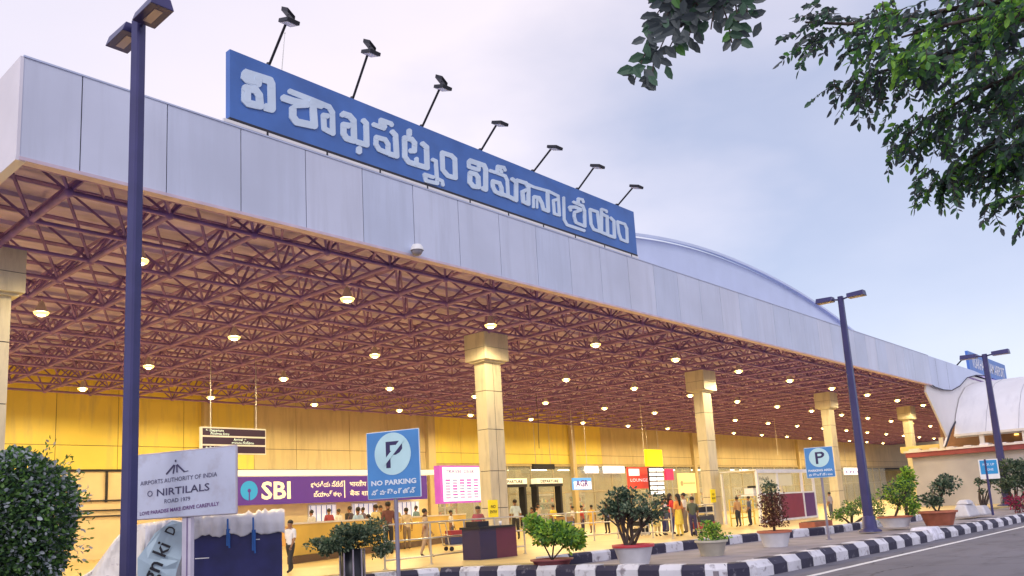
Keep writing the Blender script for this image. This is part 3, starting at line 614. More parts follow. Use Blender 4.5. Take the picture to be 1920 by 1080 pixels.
m = MB(M_white, M_dark); m.box((kx0 + .3, KY + .4, 1.8), (kx0 + 1.3, KY + .9, 2.1)); m.box((kx0 + .5, KY + .5, 2.1), (kx0 + 1.0, KY + .8, 2.22), 1); m.box((kx0 + .07, KY + .3, 1.7), (kx1, KY + 1, 1.78)); m.build('counter_top', t)

# ------------------------------------------------------------------ small furniture
def rack(px0, px1, pyf, pyt, label, n=3, name='steel_rack', dpt=.5):
    a, b = at_z(px0, pyf, .3), at_z(px1, pyf, .3); b = Vector((b.x, a.y, .3)); h = top_z((a.x, a.y, .3), pyt) - .3
    d = depth(a); wdt = (px1 - px0) / FPX * d * 1.15
    t = thing(name, a, label, 'rack'); m = MB(M_steel)
    for x in (a.x, a.x + wdt / 2, a.x + wdt):
        for y in (a.y, a.y + dpt): m.tube((x, y, .3), (x, y, .3 + h), .028)
    for k in range(n + 1):
        z = .36 + (h - .08) * k / n
        for y in (a.y, a.y + dpt): m.tube((a.x, y, z), (a.x + wdt, y, z), .022)
        for x in (a.x, a.x + wdt): m.tube((x, a.y, z), (x, a.y + dpt, z), .022)
    m.build('frame', t); m = MB(M_dark)
    for k in range(n): z = .38 + (h - .08) * k / n; m.box((a.x + .05, a.y + .06, z), (a.x + wdt - .05, a.y + dpt - .05, z + h / n * .62))
    m.build('crates', t); return t
rack(1312, 1368, 995, 946, 'steel trolley rack with dark crates under the third column')
rack(1203, 1226, 1005, 955, 'narrow steel frame rack behind the dark pot tree')
t = thing('reception_desk', at_z(938, 1046, .3), 'dark navy and maroon desk behind the steel railing', 'desk'); p = t.location
m = MB(mat('desk_navy', (.03, .02, .07), .35, 0, .1, 2), mat('desk_maroon', (.12, .02, .05), .35, 0, .1, 2)); m.box((p.x - .8, p.y, .3), (p.x - .12, p.y + .7, 1.15), 0); m.box((p.x - .118, p.y + .005, .3), (p.x + .75, p.y + .7, 1.15), 1); m.build('body', t)
m = MB(M_dark); m.box((p.x - .85, p.y - .05, 1.15), (p.x + .6, p.y + .75, 1.21)); m.box((p.x - .75, p.y + .1, 1.21), (p.x - .3, p.y + .6, 1.36)); m.build('desk_top', t)
m = MB(M_white); m.lathe((p.x + .3, p.y + .2, 1.212), [(.0, 0), (.035, 0), (.045, .12), (.04, .12), (.0, .02)]); tag(m.build('cup'), 'small white cup standing on the dark navy desk', 'cup')
# golden parapet
M_gold = mat('parapet_gold', (.66, .44, .08), .4, 0, .15, .7)
a = at_z(548, 1058, .3); b = at_z(876, 1012, .3)
t = thing('parapet_wall', a, 'low golden yellow parapet wall with dark base behind the railing', 'wall')
d = (Vector((b.x, b.y, .3)) - a).normalized(); nn = Vector((-d.y, d.x, 0)); Lp = (b - a).length
m = MB(M_gold, M_offw); m.obox(a + d * Lp / 2 + nn * .08 + Vector((0, 0, .75)), d * Lp / 2, nn * .07, Vector((0, 0, .5))); m.obox(a + d * Lp / 2 + nn * .08 + Vector((0, 0, 1.28)), d * Lp / 2, nn * .1, Vector((0, 0, .03)), 1); m.build('panel', t)
m = MB(mat('base_brown', (.10, .05, .03), .5, 0, .2, 2)); m.obox(a + d * Lp / 2 + nn * .05 + Vector((0, 0, .12)), d * (Lp / 2 + .02), nn * .12, Vector((0, 0, .12))); m.build('base', t)

def railing(name, feet, h, label, rails=(1., .62, .2), r=.025):
    t = thing(name, feet[0], label, 'railing'); m = MB(M_steel)
    for k in rails: m.path([p + Vector((0, 0, h * k)) for p in feet], r, 8)
    m.build('rails', t)
    for p in feet:
        m = MB(M_steel); m.tube(p, p + Vector((0, 0, h)), r * 1.1, n=8); m.tube(p, p + Vector((0, 0, .02)), r * 2.5, n=10); m.build('post', t)
    return t
railing('steel_railing', [at_z(722, 1068, .3), at_z(809, 1058, .3), at_z(873, 1049, .3), at_z(930, 1043, .3), at_z(985, 1038, .3)], 1.12, 'polished steel three rail fence in front of the dark desk')
railing('steel_railing', [at_z(1185, 1012, .3), at_z(1225, 1009, .3), at_z(1262, 1010, .3)], 1.1, 'short steel fence behind the dark pot tree before the people')
railing('steel_railing', [at_z(560, 1020, .3), at_z(640, 1014, .3), at_z(720, 1008, .3), at_z(800, 1003, .3), at_z(870, 998, .3)], 1.1, 'long steel queue fence in front of the bank counter')
railing('steel_railing', [at_z(1012, 1020, .3), at_z(1064, 1017, .3), at_z(1115, 1014, .3), at_z(1160, 1010, .3)], 1.1, 'polished steel fence in front of the glass entrance, middle of view')
M_ybench = mat('yellow_steel', (.72, .52, .08), .4, .2, .1, 3)
t = railing('queue_barrier', [at_z(1372, 987, .3), at_z(1394, 985, .3), at_z(1416, 983, .3)], 1.25, 'yellowish queue barrier rail left of the white kiosk', (1., .75, .5, .3), .03)
for ch in t.children: ch.data.materials.clear(); ch.data.materials.append(M_ybench)
t = thing('stone_block', at_z(1340, 1012, .3), 'low grey box with square holes behind the small green pot', 'block'); 

C.objects.unlink(t); bpy.data.objects.remove(t)
# brown cart with X brace at left
p = at_z(168, 1003, .3); d0 = depth(p)
t = thing('wooden_stall', p, 'pale wooden stall with crossed braces behind the round hedge', 'stall')
WS = 3.4; m = MB(mat('stall_wood', (.68, .52, .28), .6, 0, .15, 2)); z0, z1 = 1.25, 2.35
y = p.y
m.box((p.x, y, .3), (p.x + .35, y + .2, z1)); m.box((p.x + WS, y, .3), (p.x + WS + .2, y + .2, z1)); m.box((p.x - .1, y - .02, z1), (p.x + WS + .3, y + 1, z1 + .12)); m.box((p.x - .2, y - .1, z0 - .25), (p.x + WS + .3, y + 1, z0))
m.tube((p.x + .35, y + .05, z0), (p.x + WS * .6, y + .05, z1), .05, n=4); m.tube((p.x + .35, y + .13, z1), (p.x + WS * .6, y + .13, z0), .05, n=4); m.box((p.x + .35, y + .1, 1.75), (p.x + WS, y + .14, 1.81)); m.build('frame', t)
m = MB(M_dark); m.box((p.x + .3, y + .6, .4), (p.x + WS, y + .9, z1 - .02)); m.build('interior', t)

# ------------------------------------------------------------------ right wing
t = thing('wing_building', (70, 13, .3), 'low wing at right with grey sheet wall and red roof band', 'building')
m = MB(mat('sheet_wall', (.36, .35, .38), .22, 0, .25, .3, .25, detail=5)); m.box((66, 2, .3), (66.15, 19.2, 3.85)); m.box((66.15, 19.05, .3), (76, 19.2, 3.85)); m.build('wall', t)
m = MB(mat('band_red', (.24, .045, .05), .5, 0, .2, 1.5), mat('roof_sheet', (.66, .60, .58), .6, 0, .3, 1, .6)); m.box((65.6, 1.8, 3.86), (66.3, 19.5, 4.2), 0); m.box((65.5, 1.7, 4.2), (70, 19.6, 4.34), 1)
rr = random.Random(9)
for k in range(16): yy = 2 + k * 1.1; m.box((65.6 + rr.random() * .3, yy, 4.34), (67.2, yy + rr.uniform(.5, 1.0), 4.38 + rr.random() * .12), 1, top=.05)
m.build('roof', t)
m = MB(mat('recess_brown', (.24, .13, .09), .6, 0, .15, 1)); m.box((69.5, 2, 4.35), (69.8, 18, 6.4)); m.build('upper_wall', t)
m = MB(M_offw)
for yy in (4, 6.6, 9.2, 11.8, 14.4, 17): m = MB(M_offw); m.box((66.1, yy, 4.35), (66.35, yy + .28, 5.14)); m.build('post', t)
m = MB(M_glow)
for yy in (8, 10.5, 12.9): m.box((69.3, yy, 5.0), (69.5, yy + .25, 5.1))
m.build('lamp_strip', t)
m = MB(mat('beam_yellow', (.80, .62, .25), .5, 0, .1, 1)); p0, p1 = at_x(1690, 845, 66.4), at_x(1772, 833, 66.4); m.box((66.2, p1.y, p0.z - .2), (66.6, p0.y, p0.z + .25)); m.build('beam', t)

# ------------------------------------------------------------------ street lamps
def street_lamp(base, H, w0, w1, label, ang=0, hl=.62, arm=.28, yaw=0, big=1):
    t = thing('street_lamp', base, label, 'street lamp', 'twin headed street lamps'); m = MB(M_pole); b = Vector(base)
    a = math.radians(yaw); rot = Matrix.Rotation(a, 3, 'Z'); vs = []
    for z, s in ((0, w0 / 2), (H, w1 / 2)):
        c = s * .3
        for x, y in ((-s, -s + c), (-s + c, -s), (s - c, -s), (s, -s + c), (s, s - c), (s - c, s), (-s + c, s), (-s, s - c)): vs.append(b + rot @ Vector((x, y, 0)) + Vector((0, 0, z)))
    m.add(vs, [(i, (i + 1) % 8, 8 + (i + 1) % 8, 8 + i) for i in range(8)] + [tuple(range(8, 16))]); m.build('pole', t)
    m = MB(M_pole); m.lathe(b, [(w0 * 1.3, 0), (w0 * 1.3, .05), (w0 * .85, .12), (w0 * .72, .5), (w0 * .5, .55)], 8); m.build('base_flange', t)
    for s in (-1, 1):
        u = Vector((math.cos(math.radians(ang)), math.sin(math.radians(ang)), 0)) * s; n_ = Vector((-u.y, u.x, 0)); top = b + Vector((0, 0, H - .12))
        m = MB(M_pole); m.tube(top, top + u * arm + Vector((0, 0, .05)), .035 * big); m.build('arm', t)
        c = top + u * (arm + hl / 2) + Vector((0, 0, .08)); up_ = Vector((0, 0, 1)) - u * .08
        m = MB(M_pole); k = hl / 2; wv = .2 * big
        vs = [c + u * (i * k) + n_ * (j * wv) * (1 if z < 0 else .72) + up_ * (z * .09 * big) * (1 if z < 0 else (.9 if i < 0 else 1.2)) for z in (-1, 1) for i, j in ((-1, -1), (1, -1), (1, 1), (-1, 1))]
        m.add(vs, [(0, 3, 2, 1), (4, 5, 6, 7), (0, 1, 5, 4), (1, 2, 6, 5), (2, 3, 7, 6), (3, 0, 4, 7)]); hd = m.build('lamp_head', t, bevel=.012)
        m = MB(mat('lamp_lens', (.45, .36, .38), .2, 0, .05, 3)); m.obox(c - up_ * (.093 * big), u * (k * .62), n_ * (wv * .35), up_ * .006); m.build('lens', hd)
    return t
pl = at_d(243, 900, 13); pl.z = 0
street_lamp(pl, top_z(pl, 42), .20, .185, 'tall near dark blue street lamp crossing the left of the view', 90, .70, .17, big=1.0, yaw=20)
pr = at_z(1632, 997, .25)
street_lamp(pr, top_z(pr, 556) - .25, .30, .17, 'dark purple street lamp standing behind the kerb right of the small parking sign', 90, .58, .26, big=.95)
pf = at_z(1890, 948, .42)
street_lamp(pf, top_z(pf, 664) - .42, .42, .24, 'farthest street lamp beside the dark trees at the right edge', 90, .85, .38, big=1.3)

# ------------------------------------------------------------------ foreground signs
def plane(P0, vpx, vpy=None):
    vpy = 880 + .0548 * (2385 - vpx) if vpy is None else vpy
    D = Vector(ray(vpx, vpy)); D.z = 0; u = -D.normalized()
    n = Vector((u.y, -u.x, 0))
    if n.dot(Vector((P0[0], P0[1], 0))) > 0: n = -n      # towards the camera
    def hit(px, py, off=0):
        d = Vector(ray(px, py)); o = Vector((0, 0, EYE)); q = Vector(P0) + n * off; t = n.dot(q - o) / n.dot(d); return o + d * t
    return u, n, hit
P0 = at_d(350, 905, 14); u, n, hit = plane(P0, -2740)
pb = Vector((P0.x, P0.y, 0))
t = thing('notice_sign', pb, 'white board with airport emblem and faded writing beside the tall near pole', 'sign')
tl, bl, tr_, br = hit(256, 853), hit(257, 973), hit(441, 838), hit(443, 962)
bl = Vector((tl.x, tl.y, bl.z)); br = Vector((tr_.x, tr_.y, (hit(443, 962).z + bl.z) / 2)); bl.z = br.z; tl.z = tr_.z = (tl.z + tr_.z) / 2
W = (br - bl).length; Hh = tl.z - bl.z; Z = Vector((0, 0, 1))
M_board = worn('notice_board_white', (.50, .54, .70), (.43, .44, .56), .62, 3, .45, .1, (1, 1, 1), .1)
m = MB(M_board); m.obox((bl + tr_) / 2 - n * .03, u * W / 2, Z * Hh / 2, n * .02); m.build('board', t, bevel=.004)
m = MB(mat('edge_grey', (.45, .42, .5), .5, 0, .1, 3)); 
for a, b in ((bl, br), (tl, tr_), (bl, tl), (br, tr_)): m.tube(a - n * .03, b - n * .03, .022, n=6)
m.build('frame', t)
ink = mat('faded_ink', (.05, .045, .12), .6, 0, .4, 6); ink2 = mat('violet_ink', (.13, .05, .20), .6, 0, .4, 6)
m = MB(ink, ink2); O = lambda a, b, k=0: bl + u * W * a + Z * Hh * b + n * (.002 + k * .001 - .005)
m.text('AIRPORTS AUTHORITY OF INDIA', O(.045, .52), u + Z * .03, Z, .105, 0, width=W * .78); m.text('O', O(.12, .335), u, Z, .15, 0, width=W * .055); m.text('NIRTILALS', O(.22, .335), u + Z * .03, Z, .17, 0, width=W * .53, bold=.01)
m.text('ROAD 1979', O(.30, .215), u + Z * .03, Z, .10, 0, width=W * .26); m.text('LOVE PARADISE MAKE /DRIVE CAREFULLY', O(.045, .05), u + Z * .05, Z, .085, 1, width=W * .80, bold=.02)
def bar(a, b, w_, mi=0):
    a, b = O(*a), O(*b); d = (b - a).normalized(); q = n.cross(d); m.obox((a + b) / 2, d * (b - a).length / 2, q * w_ / 2, n * .0015, mi)
bar((.395, .80), (.315, .665), .03); bar((.400, .80), (.385, .665), .026); bar((.420, .80), (.425, .68), .026); bar((.425, .80), (.50, .68), .03); bar((.50, .68), (.54, .69), .012)
c = O(.41, .86); m.poly([c + u * (.018 * math.cos(a)) + Z * (.022 * math.sin(a)) for a in [2 * math.pi * i / 10 for i in range(10)]], n * .002); m.build('lettering', t)
m = MB(mat('post_white', (.60, .56, .68), .45, 0, .1, 3), mat('post_dark', (.2, .15, .3), .5, 0, .1, 3)); c = (bl + br) / 2 + u * .01
m.obox(Vector((c.x, c.y, (tl.z - .1) / 2)) - n * .09, u * .095, Z * (tl.z - .1) / 2, n * .04); m.obox(Vector((c.x, c.y, bl.z / 2)) - n * .045 + u * .02, u * .012, Z * (bl.z / 2), n * .004, 1); m.build('post', t)

def perp(px, P0):
    D = Vector(ray(px, 1000)); D.z = 0; D.normalize(); u = Vector((D.y, -D.x, 0)); n = -D
    def hit(px, py, off=0):
        d = Vector(ray(px, py)); o = Vector((0, 0, EYE)); q = Vector(P0) + n * off; return o + d * (n.dot(q - o) / n.dot(d))
    return u, n, hit
def parking_sign(P0, c4, post, label, lines, slash, vp=-2500):
    u, n, hit = plane(P0, vp); tl, tr_, bl, br = [hit(*q) for q in c4]
    zt = (tl.z + tr_.z) / 2; zb = (bl.z + br.z) / 2; W = (Vector((tr_.x, tr_.y, 0)) - Vector((tl.x, tl.y, 0))).length; H = zt - zb
    o = Vector((tl.x, tl.y, zb)); c = o + u * W / 2
    t = thing('parking_sign', (c.x, c.y, post), label, 'sign')
    m = MB(mat('sign_sky_blue', (.07, .25, .58), .4, 0, .12, 1.5)); m.obox(c + Z * H / 2 - n * .015, u * W / 2, Z * H / 2, n * .012); m.build('board', t, bevel=.004)
    m = MB(M_letter); e = .012
    for a, b in (((0, 0), (1, 0)), ((0, 1), (1, 1)), ((0, 0), (0, 1)), ((1, 0), (1, 1))): m.tube(o + u * W * a[0] + Z * H * a[1] - n * .015, o + u * W * b[0] + Z * H * b[1] - n * .015, e, n=6)
    m.build('frame', t)
    m = MB(mat('disc_pale', (.50, .74, .80), .4, 0, .06, 2), mat('p_dark', (.03, .02, .10), .4, 0, .05, 2), mat('sign_white', (.75, .82, .9), .5, 0, .05, 2))
    cc = o + u * W * .5 + Z * H * .66; rr = min(W * .43, H * .32)
    m.poly([cc + u * rr * math.cos(a) + Z * rr * math.sin(a) + n * .0 for a in [2 * math.pi * i / 36 for i in range(36)]], n * .004)
    P = lambda x, y, k=0: cc + u * rr * x + Z * rr * y + n * (.006 + k)
    m.poly([P(-.36, .58), P(-.36, -.66), P(-.12, -.66), P(-.12, -.06), P(.18, -.06), P(.4, .04), P(.54, .2), P(.54, .42), P(.36, .58)][::-1], n * .002, 1)
    m.poly([P(-.12, .14, .003), P(.16, .14, .003), P(.28, .24, .003), P(.28, .34, .003), P(.16, .4, .003), P(-.12, .4, .003)][::-1], n * .001, 0)
    if slash: a, b = P(-.55, -.5, .007), P(.62, .66, .007); d = (b - a).normalized(); m.obox((a + b) / 2, d * (b - a).length / 2, n.cross(d) * rr * .10, n * .001, 0)
    m.text(lines[0], o + u * W * .07 + Z * H * .2 + n * .003, u, Z, H * .1, 2, width=W * .86, bold=.035); m.text(lines[1], o + u * W * .07 + Z * H * .06 + n * .003, u, Z, H * .09, 2, width=W * .84, bold=.03); m.build('symbol', t)
    m = MB(mat('post_grey', (.27, .25, .33), .4, .3, .15, 3)); m.tube(Vector((c.x, c.y, post)) - n * .06, Vector((c.x, c.y, zt - .1)) - n * .06, .038, n=8); m.tube(Vector((c.x, c.y, post)) - n * .06, Vector((c.x, c.y, post + .03)) - n * .06, .1, n=8); m.build('post', t)
    return t
parking_sign(at_d(740, 870, 14.5), ((687, 811), (784, 806), (688, 932), (789, 935)), 0, 'large blue no parking sign with slashed letter on a grey post', ('NO PARKING', 'నో పార్కింగ్ జోన్'), True)
pp = at_z(1548, 1012, .2)
parking_sign(Vector((pp.x, pp.y, 3)), ((1507, 838), (1560, 840), (1511, 897), (1563, 893)), .2, 'smaller blue parking sign on a grey post behind the striped kerb', ('PARKING AREA', 'పార్కింగ్ స్థలం'), False)
pp = at_z(1862, 966, .3); u, n, hit = plane(Vector((pp.x, pp.y, 3)), -3500)
a, b, c_, d_ = hit(1836, 862), hit(1872, 858), hit(1839, 899), hit(1875, 895)
t = thing('notice_sign', pp, 'bright blue notice with white lower band on a slim post near the farthest lamp', 'sign'); W = (b - a).length; H = a.z - c_.z; o = Vector((c_.x, c_.y, c_.z))
uu = Vector((b.x - a.x, b.y - a.y, 0)).normalized()
m = MB(mat('notice_blue', (.02, .28, .62), .4, 0, .1, 2), M_white); m.obox(o + uu * W / 2 + Z * H / 2, uu * W / 2, Z * H / 2, n * .02, 1); m.obox(o + uu * W / 2 + Z * H * .6 + n * .022, uu * W * .44, Z * H * .35, n * .003, 0); m.build('board', t)
m = MB(M_letter); m.text('PICK UP', o + uu * W * .2 + Z * H * .68 + n * .027, uu, Z, H * .16, 0, width=W * .6, bold=.02); m.text('ZONE', o + uu * W * .28 + Z * H * .42 + n * .027, uu, Z, H * .16, 0, width=W * .44, bold=.02); m.build('lettering', t)
m = MB(M_pole); m.tube(pp, Vector((pp.x, pp.y, a.z)), .05, n=8); m.build('post', t)

# ------------------------------------------------------------------ blue covered box, tarp heap
P0 = at_d(444, 1010, 15.2); u, n, hit = perp(525, P0)
l_, r_ = hit(358, 1030), hit(529, 1030); W = (Vector((r_.x, r_.y, 0)) - Vector((l_.x, l_.y, 0))).length; o = Vector((l_.x, l_.y, 0)); ht = hit(444, 974).z
t = thing('covered_crate', o + u * W / 2, 'dark blue boxy stall wrapped in sheet with white tarp over its top', 'crate')
m = MB(mat('box_blue', (.016, .018, .115), .45, 0, .35, 2.5, .25, detail=8), M_white); m.obox(o + u * W / 2 - n * .75 + Z * ht / 2, u * W / 2, Z * ht / 2, n * .75); 
for (a, b, c) in ((.12, .62, .12), (.72, .78, .05), (.3, .2, .04)): m.obox(o + u * W * a + Z * ht * b + n * .002, u * c, Z * .008, n * .001, 1)
m.build('body', t)
M_tarp = mat('tarp_white', (.56, .55, .60), .4, 0, .08, 4, .45, detail=10); M_tarp2 = worn('tarp_cream', (.70, .65, .60), (.52, .46, .44), .62, 5, .4, .4, (1, 1, 2.2), .03)
rt = random.Random(4); m = MB(M_tarp); nseg = 28; top, bot = [], []
for i in range(nseg + 1):
    s_ = i / nseg; bul = .05 + .035 * math.sin(i * 1.7) + rt.uniform(-.01, .02); drop = .26 + .03 * math.sin(i * .9) + rt.uniform(-.02, .02)
    top.append([o + u * (W + .1) * s_ - u * .05 + n * (.03 + .02 * math.sin(i)) + Z * (ht + .03 + rt.uniform(0, .03)), o + u * (W + .1) * s_ - u * .05 + n * bul + Z * (ht - .12), o + u * (W + .1) * s_ - u * .05 + n * (bul + .01) + Z * (ht - drop)])
back = [p[0] - n * 1.6 + Z * rt.uniform(0, .05) for p in top]; mid = [p[0] - n * .7 + Z * (.06 + rt.uniform(0, .08)) for p in top]
V = [back, mid, [p[0] for p in top], [p[1] for p in top], [p[2] for p in top]]; vs = [p for row in V for p in row]; k = nseg + 1
m.add(vs, [(j * k + i, j * k + i + 1, (j + 1) * k + i + 1, (j + 1) * k + i) for j in range(4) for i in range(nseg)], 0, True); 
vs2 = [p - n * .015 - Z * .015 for p in vs]; m.add(vs2, [(j * k + i, (j + 1) * k + i, (j + 1) * k + i + 1, j * k + i + 1) for j in range(4) for i in range(nseg)], 0, True); m.build('tarp', t)
for s_, ln in ((.40, .5), (.68, .62)):
    m = MB(mat('strap_blue', (.02, .12, .42), .5, 0, .1, 3))
    c = o + u * W * s_ + n * .1; m.path([c + Z * (ht + .02), c + Z * (ht - .2) + n * .02, c + Z * (ht - ln) + u * .03], .018, 5); m.obox(c + Z * (ht - ln * .62) + u * .01, u * .035, Z * ln * .3, n * .006); m.build('strap', t)
# heap
heap = thing('tarp_heap', at_d(270, 1078, 15.0), 'heap of white tarpaulin sheets draped between the near pole and blue crate', 'tarp')
prof = [(150, 1080), (170, 1068), (185, 1052), (205, 1030), (222, 1008), (240, 990), (262, 982), (290, 978), (320, 974), (350, 976), (372, 984)]
P0 = at_d(270, 1050, 15.6); u, n, hit = perp(300, P0); m = MB(M_tarp2, M_tarp); rows = 26; G = []; nx_ = 110
for i in range(nx_ + 1):
    x = 150 + 222 * i / nx_; yt = np.interp(x, [p[0] for p in prof], [p[1] for p in prof]); tp = hit(x, yt); col_ = []
    for j in range(rows + 1):
        s_ = j / rows; z = tp.z * (1 - s_); bulge = .75 * math.sin(min(1, s_ * 1.1) * math.pi / 2)
        wr = .07 * math.sin(x * .09 + s_ * 5 + 2 * math.sin(s_ * 7)) + .04 * abs(math.sin(x * .17 - s_ * 9)) + .025 * abs(math.sin(x * .31 + s_ * 14 + math.sin(x * .11) * 3)) + .012 * rt.uniform(-1, 1)
        col_.append(Vector((tp.x, tp.y, z)) + n * (bulge + wr * (s_ > 0)) + u * (.04 * math.sin(s_ * 6 + x * .05)))
    G.append([Vector((tp.x, tp.y, 0)) - n * .9] + [Vector((tp.x, tp.y, tp.z * .7)) - n * .6] + col_)
k = rows + 3; vs = [p for c_ in G for p in c_]
m.add(vs, [(i * k + j, i * k + j + 1, (i + 1) * k + j + 1, (i + 1) * k + j) for i in range(nx_) for j in range(k - 1)], 0, True)
for f in range(len(m.f)):
    if f // (k - 1) > 58: m.m[f] = 1
m.build('sheet', heap)
# printed banner sheet lying on the heap
def hp(px, py): 
    q = hit(px, py, .9); return q
ba = [(258, 1085), (258, 1046), (272, 1028), (290, 1000), (306, 988), (322, 976), (340, 979), (357, 983), (355, 1005), (349, 1026), (338, 1050), (332, 1068), (328, 1085)]
m = MB(mat('banner_blue', (.42, .55, .66), .5, 0, .1, 3, .4), M_dark)
Q = [hp(x, y) for x, y in ba]; Q = [q + n * (.04 * math.sin(i * 2.1)) for i, q in enumerate(Q)]; m.poly(Q, n * .012, 0)
e1 = (hp(312, 985) - hp(272, 1065)).normalized(); e2 = n.cross(e1).normalized(); e2 = e2 if e2.dot(u) < 0 else -e2
if True:
    base_ = hp(298, 1078) + n * .06
    m.text('gn', hp(288, 1094) + n * .06, e1, e2, .38, 1, width=.36, bold=.015); m.text('ki', hp(309, 1045) + n * .06, e1, e2, .34, 1, width=.22, bold=.015); m.text('D', hp(325, 1004) + n * .06, e1, e2, .24, 1, width=.13, bold=.015)
m.build('banner', heap)

# ------------------------------------------------------------------ people
skin_m = mat('skin', (.30, .15, .08), .5, 0, .05, 5); hair_m = mat('hair', (.012, .008, .008), .5, 0, .2, 20); shoe_m = mat('shoe', (.03, .02, .02), .5, 0, .1, 5)
def person(pos, H, yaw, shirt, pants, label, pose='stand', kurta=None, hair='short', sleeve='short', lean=0):
    S = H / 1.72; t = Vector(pos); st = {'stand': (.02, -.02, .05, -.03), 'walk': (.22, -.2, .22, -.2), 'bend': (.02, -.02, .45, .45), 'phone': (.02, -.03, .0, .0), 'sit': (0, 0, .2, .2)}[pose]
    J = []; E_ = []; lab = []
    def j(p, r, par, l): J.append((Vector(p), r)); lab.append(l); (E_.append((par, len(J) - 1)) if par is not None else None); return len(J) - 1
    ln = math.radians(lean); 
    def L_(p):      # lean the upper body about the pelvis, forwards is -Y
        y, z = p[1], p[2] - .95; return (p[0], y * math.cos(ln) - z * math.sin(ln), .95 + z * math.cos(ln) + y * math.sin(ln))
    pv = j((0, 0, .95), .125, None, 'leg'); wa = j(L_((0, 0, 1.1)), .115, pv, 'torso'); ch = j(L_((0, .005, 1.3)), .135, wa, 'torso'); nb = j(L_((0, .01, 1.46)), .07, ch, 'torso')
    nk = j(L_((0, 0, 1.53)), .052, nb, 'skin'); h1 = j(L_((0, -.015, 1.60)), .078, nk, 'skin'); h2 = j(L_((0, -.005, 1.67)), .088, h1, 'skin')
    hands = []
    for s in (-1, 1):
        sh = j(L_((s * .17, .01, 1.41)), .062, ch, 'torso'); sw = st[2] if s > 0 else st[3]
        if pose == 'phone' and s > 0: el, wr, hd = (s * .24, -.02, 1.16), (s * .14, -.24, 1.26), (s * .11, -.27, 1.33)
        elif pose == 'bend': el, wr, hd = (s * .22, -.16, 1.2), (s * .16, -.34, 1.05), (s * .14, -.40, 1.0)
        else: el, wr, hd = (s * .23, -sw * .35 + .02, 1.15), (s * .235, -sw - .03, .92), (s * .235, -sw * 1.15 - .05, .84)
        e = j(L_(el), .043, sh, 'torso' if sleeve == 'short' else 'torso'); w1 = j(L_(wr), .028, e, 'skin' if sleeve == 'short' else 'torso'); w2 = j(L_(hd), .03, w1, 'skin'); hands.append((Vector(L_(wr)), Vector(L_(hd)), s))
        sg_ = (st[0] if s > 0 else st[1]); hp_ = j((s * .085, 0, .88), .095, pv, 'leg'); kn = j((s * .095, -sg_ * .6 - .015, .49), .062, hp_, 'leg')
        an = j((s * .1, -sg_ + .03, .09 + (.06 if sg_ < -.1 else 0)), .042, kn, 'leg'); j((s * .105, -sg_ - .12, .04), .04, an, 'shoe')
    me = bpy.data.meshes.new('body'); me.from_pydata([p * S for p, _ in J], E_, []); ob = bpy.data.objects.new('p', me); C.objects.link(ob)
    ob.modifiers.new('s', 'SKIN'); 
    for i, (_, r) in enumerate(J): sv = me.skin_vertices[0].data[i]; sv.radius = (r * S * 1.18, r * S * (.95 if lab[i] == 'torso' and r > .1 else 1.15)); sv.use_root = (i == 0)
    sub = ob.modifiers.new('b', 'SUBSURF'); sub.levels = 1; sub.render_levels = 1
    dg = bpy.context.evaluated_depsgraph_get(); ev = ob.evaluated_get(dg).to_mesh(); vs = [v.co.copy() for v in ev.vertices]; fs = [tuple(p.vertices) for p in ev.polygons]; bpy.data.objects.remove(ob)
    sm_, pm_ = mat('cloth_%.2f_%.2f_%.2f' % shirt, shirt, .8, 0, .15, 6), mat('cloth_%.2f_%.2f_%.2f' % pants, pants, .8, 0, .15, 6)
    m = MB(skin_m, sm_, pm_, shoe_m); idx = {'skin': 0, 'torso': 1, 'leg': 2, 'shoe': 3}
    R_ = Matrix.Rotation(math.radians(yaw), 3, 'Z'); tf = lambda p: t + R_ @ p
    segs = [(J[a][0] * S, J[b][0] * S, lab[b]) for a, b in E_]; fm = []
    for f in fs:
        c = sum((vs[i] for i in f), Vector()) / len(f); best = None
        for a, b, l in segs:
            ab = b - a; q = max(0, min(1, (c - a).dot(ab) / ab.length_squared)); dd = (c - a - ab * q).length
            if best is None or dd < best[0]: best = (dd, l)
        fm.append(idx[best[1]])
    m.v = [tuple(tf(v)) for v in vs]; m.f = fs; m.m = fm; m.sm = [True] * len(fs)
    for wr, hd, s in hands:
        d = (hd - wr).normalized(); sd_ = d.orthogonal().normalized()
        for q in range(4): b0 = hd + sd_ * (.024 * (q - 1.5)) + d * .02; l0 = (.055, .066, .06, .045)[q]; b1 = b0 + d * l0 * .6; m.path([tf(b0 * S), tf(b1 * S), tf((b1 + d * l0 * .4 + Vector((0, -.012, 0))) * S)], [.009 * S, .008 * S, .006 * S], 5)
        b0 = wr.lerp(hd, .5); m.path([tf(b0 * S), tf((b0 + d * .05 + Vector((-s * .035, -.02, 0))) * S)], [.011 * S, .008 * S], 5)
    hc = Vector(L_((0, -.005, 1.65))); fw = Vector(L_((0, -1, 1.65))) - Vector(L_((0, 0, 1.65))); up = Vector(L_((0, 0, 2))) - Vector(L_((0, 0, 1)))
    nose = hc + fw * .1 - up * .01; m.tube(tf(nose * S + fw * .0), tf((nose - up * .03 + fw * .02) * S), .008 * S, .014 * S, 5)
    for s in (-1, 1): m.ball(tf((hc + Vector((s * .088, 0, 0)) - up * .01) * S), .02 * S, n=6, sq=(.5, 1, 1.3)); m.ball(tf((hc + fw * .082 + Vector((s * .032, 0, 0)) + up * .005) * S), .009 * S, 3, n=5)
    body = m.build('person'); 
    tag(body, label, 'person')
    # hair
    m = MB(hair_m); m.ball(tf((hc - fw * .022 + up * .035) * S), .104 * S, n=12, sq=(.95, 1.02, .92), noise=.03)
